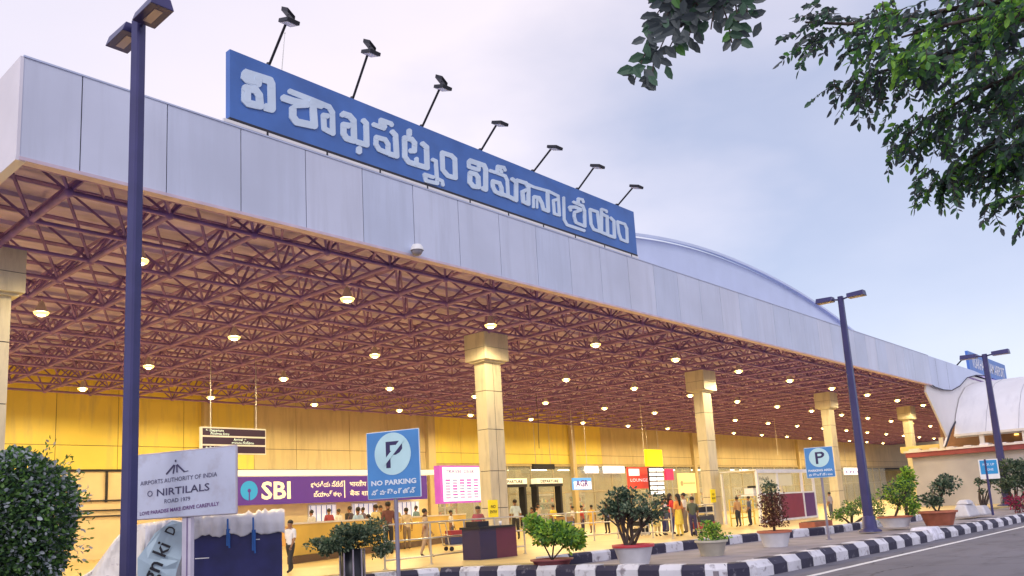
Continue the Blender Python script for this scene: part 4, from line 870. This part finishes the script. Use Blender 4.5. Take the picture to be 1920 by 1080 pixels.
    if hair == 'long': m.path([tf((hc - fw * .06 + up * .03) * S), tf((hc - fw * .10 - up * .12) * S), tf((hc - fw * .12 - up * .38) * S)], [.085 * S, .07 * S, .03 * S], 8)
    if hair == 'bun': m.ball(tf((hc - fw * .12) * S), .045 * S, n=8)
    o_ = m.build('hair', body)
    if kurta:
        km = mat('cloth_%.2f_%.2f_%.2f' % kurta, kurta, .8, 0, .15, 6); m = MB(km); ring = []
        pr = [(1.12, .145), (.98, .165), (.8, .185), (.62, .2), (.5, .215)]; nn_ = 18
        vv = [tf(Vector(L_((r * math.cos(a), r * .8 * math.sin(a), z)) if z > .95 else (r * math.cos(a), r * .8 * math.sin(a), z)) * S) for z, r in pr for a in [2 * math.pi * i / nn_ for i in range(nn_)]]
        m.add(vv, [(j_ * nn_ + i, (j_ + 1) * nn_ + i, (j_ + 1) * nn_ + (i + 1) % nn_, j_ * nn_ + (i + 1) % nn_) for j_ in range(len(pr) - 1) for i in range(nn_)], 0, True); m.build('kurta', body)
    return body
def folk(px, yh, yf, yaw, *a, **k):
    p = at_z(px, yf, .3); H = top_z(p, yh) - .3; print('person', px, round(H, 2)); return person(p, max(1.35, min(1.9, H)), yaw, *a, **k)
Wt, Nv, Bk = (.62, .66, .72), (.03, .035, .09), (.03, .03, .035)
folk(969, 938, 1012, 150, (.55, .66, .72), Bk, 'man in pale blue shirt standing with his back to us beside the nearest full column')
folk(1276, 928, 1006, 170, (.80, .28, .06), (.75, .55, .08), 'woman in orange top and long yellow skirt seen from behind near the rack', kurta=(.80, .58, .07), hair='long')
folk(1302, 932, 1006, 110, (.07, .08, .05), (.04, .03, .08), 'person in dark olive jacket bending over beside the steel rack', 'bend', lean=18)
folk(1262, 927, 1002, 60, (.60, .04, .04), (.04, .04, .12), 'person with long hair and red scarf left of the woman in yellow', hair='long')
folk(1247, 948, 1004, 20, (.10, .03, .08), (.03, .03, .12), 'person in dark maroon clothing standing by a small table', 'phone')
folk(1234, 950, 1006, -20, (.62, .50, .16), (.50, .40, .2), 'small figure in pale yellow kurta beside the dark pot tree', kurta=(.62, .5, .16))
folk(800, 956, 1046, 60, (.42, .30, .20), (.40, .28, .18), 'man in tan clothing and dark cap walking behind the railing', 'walk')
folk(900, 951, 1038, -30, (.35, .08, .10), (.05, .04, .08), 'person in patterned maroon top between the railing and information board', 'phone')
folk(650, 962, 1040, 130, (.42, .04, .07), (.06, .03, .05), 'person in crimson shawl leaning forward behind the dark pot shrub', 'bend', lean=22, hair='long')
folk(673, 953, 1036, 175, (.42, .60, .80), Nv, 'person in light blue shirt seen from behind at the bank counter')
folk(692, 966, 1036, 200, (.65, .45, .50), (.3, .2, .2), 'short person in pale pink top in the bank queue', hair='bun')
folk(706, 948, 1030, 185, (.66, .56, .28), (.2, .15, .1), 'person in cream shirt facing the bank counter')
folk(730, 943, 1040, 160, (.16, .06, .05), Bk, 'tall person in dark brown shirt beside the no parking sign post')
folk(657, 949, 1026, 190, (.06, .05, .08), Bk, 'person in black at the head of the bank queue under the purple sign')
folk(545, 985, 1074, -70, (.70, .70, .74), Bk, 'person in white shirt and black trousers striding out behind the blue crate', 'walk')
folk(1112, 950, 1000, 150, (.72, .45, .08), (.2, .12, .08), 'person in orange top standing inside behind the middle fence', kurta=(.72, .45, .08))
folk(1040, 948, 1003, 170, (.70, .55, .06), (.1, .08, .08), 'person in bright yellow shirt at the glass entrance gate')
folk(1010, 950, 1001, 200, (.5, .4, .3), (.1, .08, .08), 'person in beige shirt waiting left of the yellow shirted person')

for a in ((636, 956, 1020, 185, (.68, .66, .66), Bk, 'person in white shirt at the bank counter right of the deep red shirt'),
          (682, 944, 1018, 200, (.12, .10, .16), Bk, 'person in dark violet shirt in the bank queue behind the light blue shirt'),
          (745, 950, 1024, 175, (.45, .34, .10), Bk, 'person in ochre shirt just right of the no parking sign post'),
          (782, 950, 1012, 190, (.15, .25, .30), Bk, 'person in teal shirt far behind the walking man in tan'),
          (1012, 945, 1000, 20, (.50, .42, .30), Bk, 'guard in khaki shirt standing at the first entrance gate'),
          (1252, 934, 998, 200, (.55, .50, .55), (.1, .1, .15), 'tall person in pale lilac shirt at the back of the group by the rack'),
          (585, 958, 1030, 190, (.55, .55, .6), Nv, 'person in light grey shirt at the left end of the bank counter'),
          (618, 952, 1024, 170, (.30, .05, .08), Bk, 'person in deep red shirt at the bank counter left of the crimson shawl'),
          (716, 940, 1020, 10, (.05, .08, .05), Bk, 'man in dark green facing out of the bank queue'),
          (764, 954, 1030, 150, (.60, .48, .30), (.25, .18, .12), 'person in sandy shirt between no parking sign and walking man'),
          (848, 958, 1022, 30, (.75, .70, .62), (.1, .1, .14), 'person in off white shirt under the pink information board'),
          (1000, 952, 1006, 185, (.22, .10, .06), Bk, 'person in brown just right of the man in pale blue shirt'),
          (1076, 950, 1001, 200, (.65, .62, .58), (.15, .1, .1), 'person in cream shirt under the small hanging screen'),
          (1094, 953, 1003, 20, (.50, .05, .05), (.05, .04, .1), 'person in red shirt facing us right of the small screen'),
          (1140, 950, 1001, 160, (.10, .12, .30), Bk, 'person in navy shirt behind the dark pot tree, left side'),
          (1163, 954, 1003, 190, (.70, .50, .15), (.6, .4, .1), 'person in mustard clothing behind the dark pot tree'),
          (1216, 946, 1003, 30, (.06, .05, .07), Bk, 'person in black just left of the small pale yellow figure'),
          (1287, 926, 1000, 200, (.70, .62, .50), (.2, .15, .1), 'person in pale shawl standing behind the woman in yellow'),
          (1386, 944, 988, 160, (.45, .25, .10), Bk, 'person in tan shirt behind the yellowish queue barrier'),
          (1408, 942, 986, 190, (.10, .10, .12), Bk, 'person in dark clothes beside the white kiosk frame'),
          (1560, 930, 972, 170, (.35, .30, .30), (.1, .1, .12), 'person in grey shirt beyond the kiosk behind the small parking sign')):
    folk(*a)
def trolley(px, py, yaw, cols, label):
    p = at_z(px, py, .3); t = thing('luggage_trolley', p, label, 'trolley', 'luggage trolleys on the forecourt'); R_ = Matrix.Rotation(math.radians(yaw), 3, 'Z'); F = lambda *q: p + R_ @ Vector(q)
    m = MB(M_steel)
    for s_ in (-.28, .28): m.path([F(s_, -.45, .2), F(s_, .4, .2), F(s_, .52, 1.0)], .02, 6)
    for y_ in (-.4, -.1, .2): m.tube(F(-.28, y_, .2), F(.28, y_, .2), .016)
    m.tube(F(-.3, .52, 1.0), F(.3, .52, 1.0), .026); m.tube(F(-.28, .46, .6), F(.28, .46, .6), .015); m.build('frame', t)
    for wx, wy in ((-.25, .3), (.25, .3), (0, -.4)): m = MB(M_dark); m.tube(F(wx - .025, wy, .08), F(wx + .025, wy, .08), .08, n=12); m.build('wheel', t)
    z = .23
    for k, c in enumerate(cols):
        h = .26 - .03 * k; m = MB(mat('case_%.2f_%.2f_%.2f' % c, c, .45, 0, .1, 4), M_dark); m.obox(F(0, -.03 + .03 * k, z + h / 2), R_ @ Vector((.26, 0, 0)), R_ @ Vector((0, .36 - .04 * k, 0)), Vector((0, 0, h / 2))); m.tube(F(-.1, -.42 + .06 * k, z + h / 2), F(.1, -.42 + .06 * k, z + h / 2), .014, mi=1)
        o = m.build('suitcase', None, bevel=.02); tag(o, ['bottom', 'upper', 'top'][k] + ' suitcase on the ' + label.split(' beside')[0].split(' behind')[0].split(' near')[0].split(' between')[0], 'suitcase', 'suitcases on trolleys'); z += h + .004
trolley(856, 1032, 70, [(.03, .04, .12), (.30, .03, .04)], 'left steel luggage trolley with two cases behind the railing')
trolley(1062, 1010, 100, [(.10, .10, .12), (.05, .12, .30), (.35, .20, .08)], 'middle steel luggage trolley piled with three cases near the glass doors')
trolley(1322, 1003, 60, [(.40, .05, .06), (.04, .04, .05)], 'right steel luggage trolley with two cases beside the steel rack')
for k, (x, lab) in enumerate(((47, 'dark gate portal frame with white top bar left of the small screen'), (51.5, 'second dark gate portal frame right beside the first one'))):
    t = thing('entrance_gate', (x, 43, .3), lab, 'gate'); m = MB(M_dark, E1('gate_white', (.9, .86, .7), .5)); m.box((x, 43, .3), (x + .22, 43.6, 3.4)); m.box((x + 3, 43, .3), (x + 3.22, 43.6, 3.4)); m.box((x - .1, 42.95, 3.4), (x + 3.3, 43.65, 3.62)); m.build('frame', t)
    m = MB(E1('gate_white', (.9, .86, .7), .5), M_dark); m.box((x - .05, 42.9, 3.63), (x + 3.25, 43.5, 4.05)); m.text('DEPARTURE', (x + .4, 42.88, 3.7), (1, 0, 0), (0, 0, 1), .32, 1, width=2.3, bold=.02); m.build('header', t)
for k, (px_, lab) in enumerate(((1010, 'thin black cable hanging from the space frame right of the nearest full column'), (1205, 'thin pale cable hanging above the yellow lit board'), (1455, 'thin cable hanging from the canopy above the white kiosk'))):
    q = at_y(px_, 820, 32); m = MB(M_dark if k == 0 else M_offw); m.path([Vector((q.x, 32, 8.55)), Vector((q.x + .05, 32, 7)), Vector((q.x - .02, 32, 5.2))], .02, 5); tag(m.build('hanging_cable'), lab, 'cable')

# ------------------------------------------------------------------ plants
LG = [leafmat('leaf_dark', (.025, .065, .035)), leafmat('leaf_mid', (.055, .13, .035)), leafmat('leaf_light', (.12, .24, .05))]
LD = [leafmat('leaf_dusk', (.03, .06, .045)), leafmat('leaf_dusk_mid', (.07, .12, .07)), leafmat('leaf_dusk_light', (.17, .22, .14))]
LY = [leafmat('leaf_lime', (.30, .46, .05)), leafmat('leaf_lime_mid', (.15, .32, .05)), leafmat('leaf_lime_dark', (.045, .12, .03))]
LR = [leafmat('leaf_red', (.12, .045, .035)), leafmat('leaf_brown', (.08, .03, .025)), leafmat('leaf_rose', (.28, .12, .10))]
bark = mat('bark', (.07, .05, .045), .9, 0, .3, 8, .5)
def leaf(m, p, d, size, mi, wid=.42, upv=None):
    d = d.normalized(); s = (upv.cross(d) if upv else d.cross(Vector((random.uniform(-1, 1), random.uniform(-1, 1), random.uniform(-1, 1)))))
    if s.length < 1e-3: s = d.orthogonal()
    s.normalize(); n_ = s.cross(d); w_ = size * wid * .5
    v = [p, p + d * size * .35 + s * w_ + n_ * w_ * .3, p + d * size * .75 + s * w_ * .75 + n_ * w_ * .2, p + d * size, p + d * size * .75 - s * w_ * .75 + n_ * w_ * .2, p + d * size * .35 - s * w_ + n_ * w_ * .3]
    m.add(v, [(0, 1, 2, 3), (0, 3, 4, 5)], mi)
def crown(m, c, rad, n_, size, hollow=.55, lumps=9, mix=(3, 3, 2), lo=None):
    c = Vector(c); rad = Vector(rad); cl = []
    for _ in range(lumps):
        v = Vector((random.gauss(0, 1), random.gauss(0, 1), random.gauss(0, 1))).normalized(); cl.append((v * random.uniform(.35, .75), random.uniform(.28, .5)))
    cl.append((Vector((0, 0, 0)), .6))
    for _ in range(n_):
        cc, r = random.choice(cl); v = Vector((random.gauss(0, 1), random.gauss(0, 1), random.gauss(0, 1))).normalized(); q = cc + v * r * random.uniform(hollow, 1)
        p = c + Vector((q.x * rad.x, q.y * rad.y, q.z * rad.z))
        if lo is not None and p.z < lo: continue
        d = v + Vector((random.uniform(-.8, .8), random.uniform(-.8, .8), random.uniform(-.6, .8))); leaf(m, p, d, size * random.uniform(.6, 1.3), random.choices((0, 1, 2), mix)[0], .55)
def pot(base, r, h, cbody, crim, label=None):
    m = MB(cbody, crim); m.lathe(base, [(r * .72, 0), (r * .74, .02), (r * .97, h * .86), (r, h * .88)], 24, 0); m.lathe(base, [(r * 1.06, h * .86), (r * 1.08, h), (r * .95, h), (r * .93, h * .9), (0, h * .88)], 24, 1); return m
terr = mat('terracotta', (.38, .12, .07), .7, 0, .2, 4); potw = mat('pot_white', (.70, .70, .76), .5, 0, .1, 3); potr = mat('pot_red', (.45, .03, .05), .5, 0, .15, 3); potg = mat('pot_grey', (.45, .42, .36), .7, 0, .15, 3)
def potted(px, ybase, pytop_pot, wpx, z0, body, rim, label, crowns, leaves, lsize, stems=((0, 0),), mix=(3, 3, 2), srad=.035, hollow=.5):
    b = at_z(px, ybase, z0); dp = depth(b); mpp = dp / FPX; r = wpx * mpp / 2 * .95; h = (ybase - pytop_pot) * mpp
    t = thing('potted_plant', b, label, 'potted plant', 'potted plants along the traffic island'); pm = pot(b, r, h, body, rim); pm.build('pot', t, bevel=0)
    cs = []
    for (cx, cy, rx, ry, nl) in crowns:
        a = at_d(cx, cy, dp); cs.append((Vector((a.x, a.y, a.z)), rx * mpp, ry * mpp, nl))
    m = MB(bark)
    for sx, _ in stems:
        s0 = b + Vector((sx * .3, 0, h * .85)); 
        for c, rx, ry, _n in cs:
            mid = s0.lerp(c, .55) + Vector((random.uniform(-.1, .1), random.uniform(-.1, .1), 0)); m.path([s0, mid, c], [srad, srad * .8, srad * .4], 6)
            for q in range(5): v = Vector((random.uniform(-1, 1) * rx, random.uniform(-1, 1) * rx, random.uniform(-.2, .8) * ry)); m.path([mid, mid.lerp(c + v, .6), c + v * .9], [srad * .6, srad * .4, srad * .15], 5)
    m.build('stem', t)
    m = MB(*leaves)
    for c, rx, ry, nl in cs: crown(m, c, (rx * 1.15, rx * 1.1, ry * 1.15), nl, lsize, hollow, mix=mix)
    m.build('foliage', t); return t
potted(1190, 1060, 1021, 78, .2, potw, potr, 'dark round headed tree in a white pot with red rim on the island', [(1185, 946, 56, 26, 1300), (1150, 955, 34, 18, 420), (1226, 960, 28, 18, 360), (1170, 928, 30, 14, 260)], LD, .085, ((-.9, 0), (0, 0)))
potted(1336, 1042, 1013, 60, .2, potg, potg, 'small fresh green plant in a grey beige pot', [(1332, 994, 22, 15, 600), (1340, 1008, 30, 8, 300)], LY, .07, srad=.015)
t = potted(1455, 1025, 995, 62, .2, potw, terr, 'clipped red brown shrub in a white pot before the kiosk', [(1447, 918, 20, 14, 350)], LD, .07)
b = at_d(1450, 956, depth(at_z(1455, 1025, .2))); m = MB(*LR)
for _ in range(1500):
    p = b + Vector((random.uniform(-.34, .34), random.uniform(-.3, .3), random.uniform(-.45, .45))); leaf(m, p, Vector((random.uniform(-1, 1), random.uniform(-1, 1), random.uniform(-1, 1))), .07, random.choices((0, 1, 2), (4, 3, 1))[0], .6)
m.build('foliage', t); m = MB(bark); q = at_z(1455, 1025, .2); m.path([q + Vector((0, 0, .4)), b], [.04, .03], 6); m.build('stem', t)
potted(1680, 988, 968, 62, .3, potw, terr, 'leafy green plant in a white pot right of the street lamp', [(1680, 930, 34, 22, 800), (1692, 910, 18, 12, 240)], [LG[1], LY[0], LG[0]], .10)
potted(1762, 985, 958, 66, .3, terr, terr, 'bonsai tree with two leaf pads in a brown terracotta planter', [(1768, 912, 28, 20, 800), (1745, 938, 20, 12, 450)], LD, .10)
potted(1036, 1068, 1048, 80, .2, mat('pot_maroon', (.22, .05, .06), .6, 0, .2, 3), mat('pot_maroon', (.22, .05, .06)), 'spreading bright lime green bush in a low maroon pot', [(1036, 1000, 55, 28, 1900), (1000, 985, 30, 18, 600), (1075, 1008, 26, 22, 600)], LY, .10, srad=.02, hollow=.35)
# dark shrub on black post stand near the left
b = at_z(662, 1112, .0); dp = depth(b); mpp = dp / FPX
t = thing('potted_plant', b, 'wide dark grey green shrub with thick stems in a chrome banded planter', 'potted plant')
m = MB(M_dark, mat('planter_silver', (.5, .45, .55), .3, .6, .2, 4)); h0 = at_d(662, 1030, dp).z
m.lathe(b, [(.24, 0), (.26, .05), (.26, h0), (.22, h0 + .01), (0, h0 - .05)], 16, 0)
for k in range(8):
    a = 2 * math.pi * k / 8 + .2; m.tube(b + Vector((.27 * math.cos(a), .27 * math.sin(a), 0)), b + Vector((.27 * math.cos(a), .27 * math.sin(a), h0)), .022, n=5, mi=1)
m.build('pot', t); m = MB(bark)
for q in range(16):
    a = random.uniform(0, 6.28); c = at_d(650 + random.uniform(-50, 60), 1005 + random.uniform(-12, 12), dp); m.path([b + Vector((.08 * math.cos(a), .08 * math.sin(a), h0 - .05)), (b + Vector((0, 0, h0 + .1))).lerp(c, .5), c], [.02, .016, .006], 5)
m.build('stem', t); m = MB(*LD)
for cx, cy, rx, ry, nl in ((640, 1012, 50, 25, 1900), (694, 1002, 38, 27, 1300), (606, 1024, 28, 17, 650), (712, 1026, 26, 20, 500), (660, 992, 34, 16, 500)):
    crown(m, at_d(cx, cy, dp), (rx * mpp * 1.2, rx * mpp, ry * mpp * 1.2), nl, .075, .4, mix=(2, 3, 3))
m.build('foliage', t)
# loose shrubs on the right
def shrub(name, px, pyb, z0, crowns, leaves, lsize, label, mix=(3, 3, 2), trunk=True):
    b = at_z(px, pyb, z0); dp = depth(b); mpp = dp / FPX; t = thing(name, b, label, 'shrub' if 'tree' not in name else 'tree'); m = MB(bark)
    for cx, cy, rx, ry, nl in crowns:
        c = at_d(cx, cy, dp)
        for _ in range(3): m.path([b, b.lerp(c, .5) + Vector((random.uniform(-.1, .1),) * 2 + (0,)), c + Vector((random.uniform(-.3, .3) * rx * mpp, 0, 0))], [.05, .035, .012], 5)
    m.build('stem' if 'tree' not in name else 'trunk', t); m = MB(*leaves)
    for cx, cy, rx, ry, nl in crowns: crown(m, at_d(cx, cy, dp), (rx * mpp * 1.15, rx * mpp * 1.1, ry * mpp * 1.15), nl, lsize, .4, mix=mix)
    m.build('foliage' if 'tree' not in name else 'crown', t); return t
shrub('shrub', 1597, 985, .3, [(1600, 952, 24, 22, 900), (1572, 966, 20, 12, 400), (1640, 955, 18, 26, 600)], [LY[1], LD[2], LG[1]], .09, 'loose yellow green shrub left of the right street lamp base')
shrub('shrub', 1700, 980, .3, [(1700, 905, 18, 34, 900), (1712, 950, 14, 20, 400)], LY, .12, 'tall lime green shrub against the last canopy column')
shrub('tree', 1905, 952, .3, [(1905, 885, 36, 24, 1800), (1885, 905, 22, 16, 700), (1930, 905, 30, 26, 900)], LD, .14, 'dark small tree right of the farthest street lamp')
shrub('shrub', 1843, 965, .3, [(1835, 903, 8, 7, 120), (1858, 902, 14, 7, 200), (1843, 920, 8, 4, 60)], LD, .12, 'thin sparse sapling under the bright blue notice')
m = MB(*[leafmat('bougain', (.30, .02, .08)), leafmat('bougain2', (.18, .01, .05)), LG[0]]); b = at_z(1915, 958, .3)
for k in range(4): crown(m, b + Vector((k * 1.2, -.5 * k, .4)), (1.1, .8, .5), 500, .12, .4)
tag(m.build('flower_bed'), 'low dense dark red flowering bed at the right edge behind the kerb', 'flower bed', kind='stuff')
m = MB(terr, mat('soil', (.05, .035, .025), .9)); p = at_z(1530, 996, .3); q = at_z(1622, 990, .3); m.box((p.x, p.y, .3), (q.x, p.y + .6, .62), 0); m.box((p.x + .05, p.y + .05, .62), (q.x - .05, p.y + .55, .64), 1); tag(m.build('planter_trough', bevel=.02), 'long low terracotta trough left of the right street lamp', 'planter')
m = MB(M_tarp); p = at_z(1830, 968, .3); m.box((p.x - .9, p.y, .3), (p.x + .9, p.y + .7, .82), top=.15); m.box((p.x - .6, p.y + .05, .825), (p.x + .4, p.y + .6, 1.02), top=.12); m.box((p.x + 1.0, p.y - .2, .3), (p.x + 2.1, p.y + .5, .72), top=.14); tag(m.build('sack_pile', bevel=.07), 'pale covered sacks piled beside the terracotta planter at right', 'sacks')

# round clipped hedge at left
b = at_d(38, 1080, 10.5); b.z = 0; t = thing('round_hedge', b, 'big round clipped dark green bush at the left edge', 'bush')
cc = at_d(28, 990, 10.5); m = MB(mat('hedge_core', (.012, .028, .012), .9, 0, .2, 3)); R0 = 118 / FPX * 10.5; m.ball(cc, R0 * .80, n=20, sq=(.70, .70, 1.1), noise=.05); m.build('shade_core', t)  # dark ball puts the shade inside the bush into its colour
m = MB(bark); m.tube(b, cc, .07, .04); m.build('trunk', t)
m = MB(LG[0], LG[1], LG[2], leafmat('leaf_highlight', (.34, .38, .42))); rh = random.Random(11)  # the palest leaf colour paints highlights onto the bush
bumps = [(Vector((rh.gauss(0, 1), rh.gauss(0, 1), rh.gauss(0, 1))).normalized(), rh.uniform(.03, .12)) for _ in range(26)]
for _ in range(15000):
    v = Vector((random.gauss(0, 1), random.gauss(0, 1), random.gauss(0, 1))).normalized(); k = .93 + sum(a * max(0, v.dot(q)) ** 12 for q, a in bumps)
    if v.y > .75: continue
    p = cc + Vector((v.x * R0 * .80 * k, v.y * R0 * .80 * k, v.z * R0 * 1.25 * k)) * random.uniform(.84, 1.04)
    d = v * .5 + Vector((random.uniform(-1, 1), random.uniform(-1, 1), random.uniform(-.9, .6))); leaf(m, p, d, random.uniform(.04, .085), random.choices((0, 1, 2, 3), (3.5, 4, 3, 3))[0], .6)
for _ in range(40):
    v = Vector((random.uniform(.2, 1), random.uniform(-1, 0), random.uniform(-.6, .9))).normalized(); p = cc + Vector((v.x * R0 * .80, v.y * R0 * .80, v.z * R0 * 1.25))
    for q in range(7): leaf(m, p + v * .04 * q, v + Vector((random.uniform(-1, 1), 0, random.uniform(-1, 1))), .06, random.choice((1, 2, 3)), .5)
m.build('foliage', t)

# ------------------------------------------------------------------ overhanging tree
tb_ = at_d(2420, 1000, 9.5); tb_.z = 0
t = thing('overhanging_tree', tb_, 'tree whose leafy boughs hang into the top right of the view', 'tree')
LT = [leafmat('tree_leaf_dark', (.07, .09, .10)), leafmat('tree_leaf_mid', (.06, .13, .085)), leafmat('tree_leaf_green', (.08, .22, .05)), leafmat('tree_leaf_lime', (.20, .42, .05))]
hub = at_d(2300, -80, 9.5); mT = MB(bark); mT.path([tb_, tb_.lerp(hub, .5) + Vector((.15, .1, 0)), hub], [.26, .21, .17], 10)
mL = MB(*LT)
def twig(p, d, ln, nl, ls, bright):
    d = d.normalized(); pts = [p]; 
    for k in range(5): d = (d + Vector((random.uniform(-.12, .12), random.uniform(-.12, .12), -.13))).normalized(); pts.append(pts[-1] + d * ln / 5)
    mT.path(pts, [.007, .006, .005, .004, .003, .002], 4)
    s = d.cross(Vector((0, 0, 1))); s = s.normalized() if s.length > .01 else Vector((1, 0, 0))
    for k in range(nl):
        q = k / nl * 4.99; i = int(q); p_ = pts[i].lerp(pts[i + 1], q - i); dd = (pts[i + 1] - pts[i]).normalized(); sd_ = 1 if k % 2 else -1
        v = dd * .45 + s * sd_ * .8 + Vector((random.uniform(-.3, .3), random.uniform(-.3, .3), random.uniform(-.7, .1)))
        leaf(mL, p_, v, ls * random.uniform(.7, 1.15), random.choices((0, 1, 2, 3), bright)[0], .5)
    leaf(mL, pts[-1], d, ls * 1.1, random.choices((0, 1, 2, 3), bright)[0], .45)
DK, MX, GR = (6, 4, 1, .2), (4, 5, 3, .8), (1, 3, 5, 4)
def bough(pxs, dep, r0, tw, spread, ln=.42, nl=13, ls=.102, bright=DK, root=True):
    tw = int(tw * 1.15); r0 *= .5; ln *= .85
    P = [at_d(x, y, dep + k * .12) for k, (x, y) in enumerate(pxs)]
    if root: P = [hub] + P
    rr_ = [r0 * (1 - k / len(P)) + .006 for k in range(len(P))]; mT.path(P, rr_, 6)
    segs = list(zip(P, P[1:]))[(1 if root else 0):]
    for k in range(tw):
        a, b = segs[int(k * len(segs) / tw)]; p = a.lerp(b, random.random()); d = (b - a).normalized() * .6 + Vector((random.uniform(-1, 1), random.uniform(-1, 1), random.uniform(-.9, .25))) * .8
        p = p + Vector((random.gauss(0, 1), random.gauss(0, 1), random.gauss(0, .8))) * spread
        twig(p, d, ln * random.uniform(.6, 1.2), nl, ls, bright)
bough([(1960, -10), (1820, 10), (1700, 35), (1590, 45), (1510, 42)], 8.6, .07, 62, .14)
bough([(1940, 60), (1820, 90), (1720, 110), (1640, 140), (1600, 180)], 9.0, .06, 62, .16)
bough([(1960, 40), (1850, 30), (1760, 50), (1690, 70)], 8.2, .05, 60, .26, bright=GR)
bough([(1980, 120), (1880, 150), (1800, 190), (1740, 225), (1712, 250)], 9.2, .06, 70, .17, bright=MX)
bough([(1990, 180), (1920, 230), (1860, 270), (1805, 310), (1768, 345)], 9.4, .055, 66, .15, bright=MX)
bough([(1990, 240), (1930, 280), (1885, 312), (1840, 325)], 9.6, .05, 40, .14, bright=MX)
bough([(1990, 330), (1930, 365), (1885, 372), (1845, 385)], 9.0, .03, 10, .07, ln=.3, bright=MX)
bough([(1990, 380), (1950, 388), (1920, 408)], 8.6, .02, 6, .04, ln=.3)
bough([(2000, 60), (1930, 100), (1880, 180), (1850, 230)], 10.2, .06, 70, .32, bright=MX)
bough([(2000, 0), (1900, 20), (1800, 60), (1760, 130)], 10.0, .06, 60, .3, bright=GR)
# nearer bough crossing the top edge
nb_ = [(1620, -260), (1480, -160), (1390, -90), (1320, -40), (1260, 10), (1225, 60)]
P = [at_d(x, y, 5.0) for x, y in nb_]; mT.path([hub] + P, [.06, .04, .03, .022, .016, .01, .005], 6)
def near(pts, nl, ls, spread=.05, k=8):
    Q = [at_d(x, y, 4.9) for x, y in pts]; mT.path(Q, .005, 4)
    for i in range(nl):
        q = i / nl * (len(Q) - 1.001); a = int(q); p = Q[a].lerp(Q[a + 1], q - a) + Vector((random.gauss(0, 1), random.gauss(0, 1), random.gauss(0, 1))) * spread; d = (Q[a + 1] - Q[a]).normalized()
        s = d.cross(Vector(ray(1300, 80)).normalized()); sd_ = 1 if i % 2 else -1
        leaf(mL, p, d * .5 + s * sd_ * .9 + Vector((random.uniform(-.25, .25), random.uniform(-.25, .25), random.uniform(-.5, .1))), ls * random.uniform(.8, 1.15), random.choices((0, 1, 2), (7, 3, .5))[0], .52, Vector(ray(1300, 80)).normalized() + Vector((random.uniform(-.4, .4), random.uniform(-.4, .4), random.uniform(-.4, .4))))
for a in ([(1300, -40), (1262, 10), (1230, 60), (1205, 110), (1190, 150)], [(1290, -40), (1270, 20), (1245, 75), (1225, 120), (1222, 160)], [(1330, -40), (1300, 10), (1275, 50), (1255, 90)], [(1350, -40), (1325, 0), (1300, 40), (1290, 75)], [(1270, -40), (1250, 0), (1222, 40)]):
    near(a, 30, .095, .035)
for a in ([(1240, -60), (1262, -10), (1290, 20)], [(1290, -60), (1320, -10), (1352, 20)], [(1330, -60), (1370, -20), (1400, 12)], [(1280, -50), (1300, 0), (1330, 34)]): near(a, 22, .09, .05)
near([(1360, -50), (1350, 0), (1365, 40), (1372, 80)], 18, .085, .02); near([(1372, -40), (1378, 0), (1384, 40), (1390, 82)], 16, .09, .004); near([(1395, -50), (1398, 0), (1402, 30)], 10, .085, .015); near([(1340, -40), (1338, 20), (1333, 55)], 7, .08, .01)
mT.build('trunk', t); mL.build('crown', t)
bpy.context.view_layer.update()
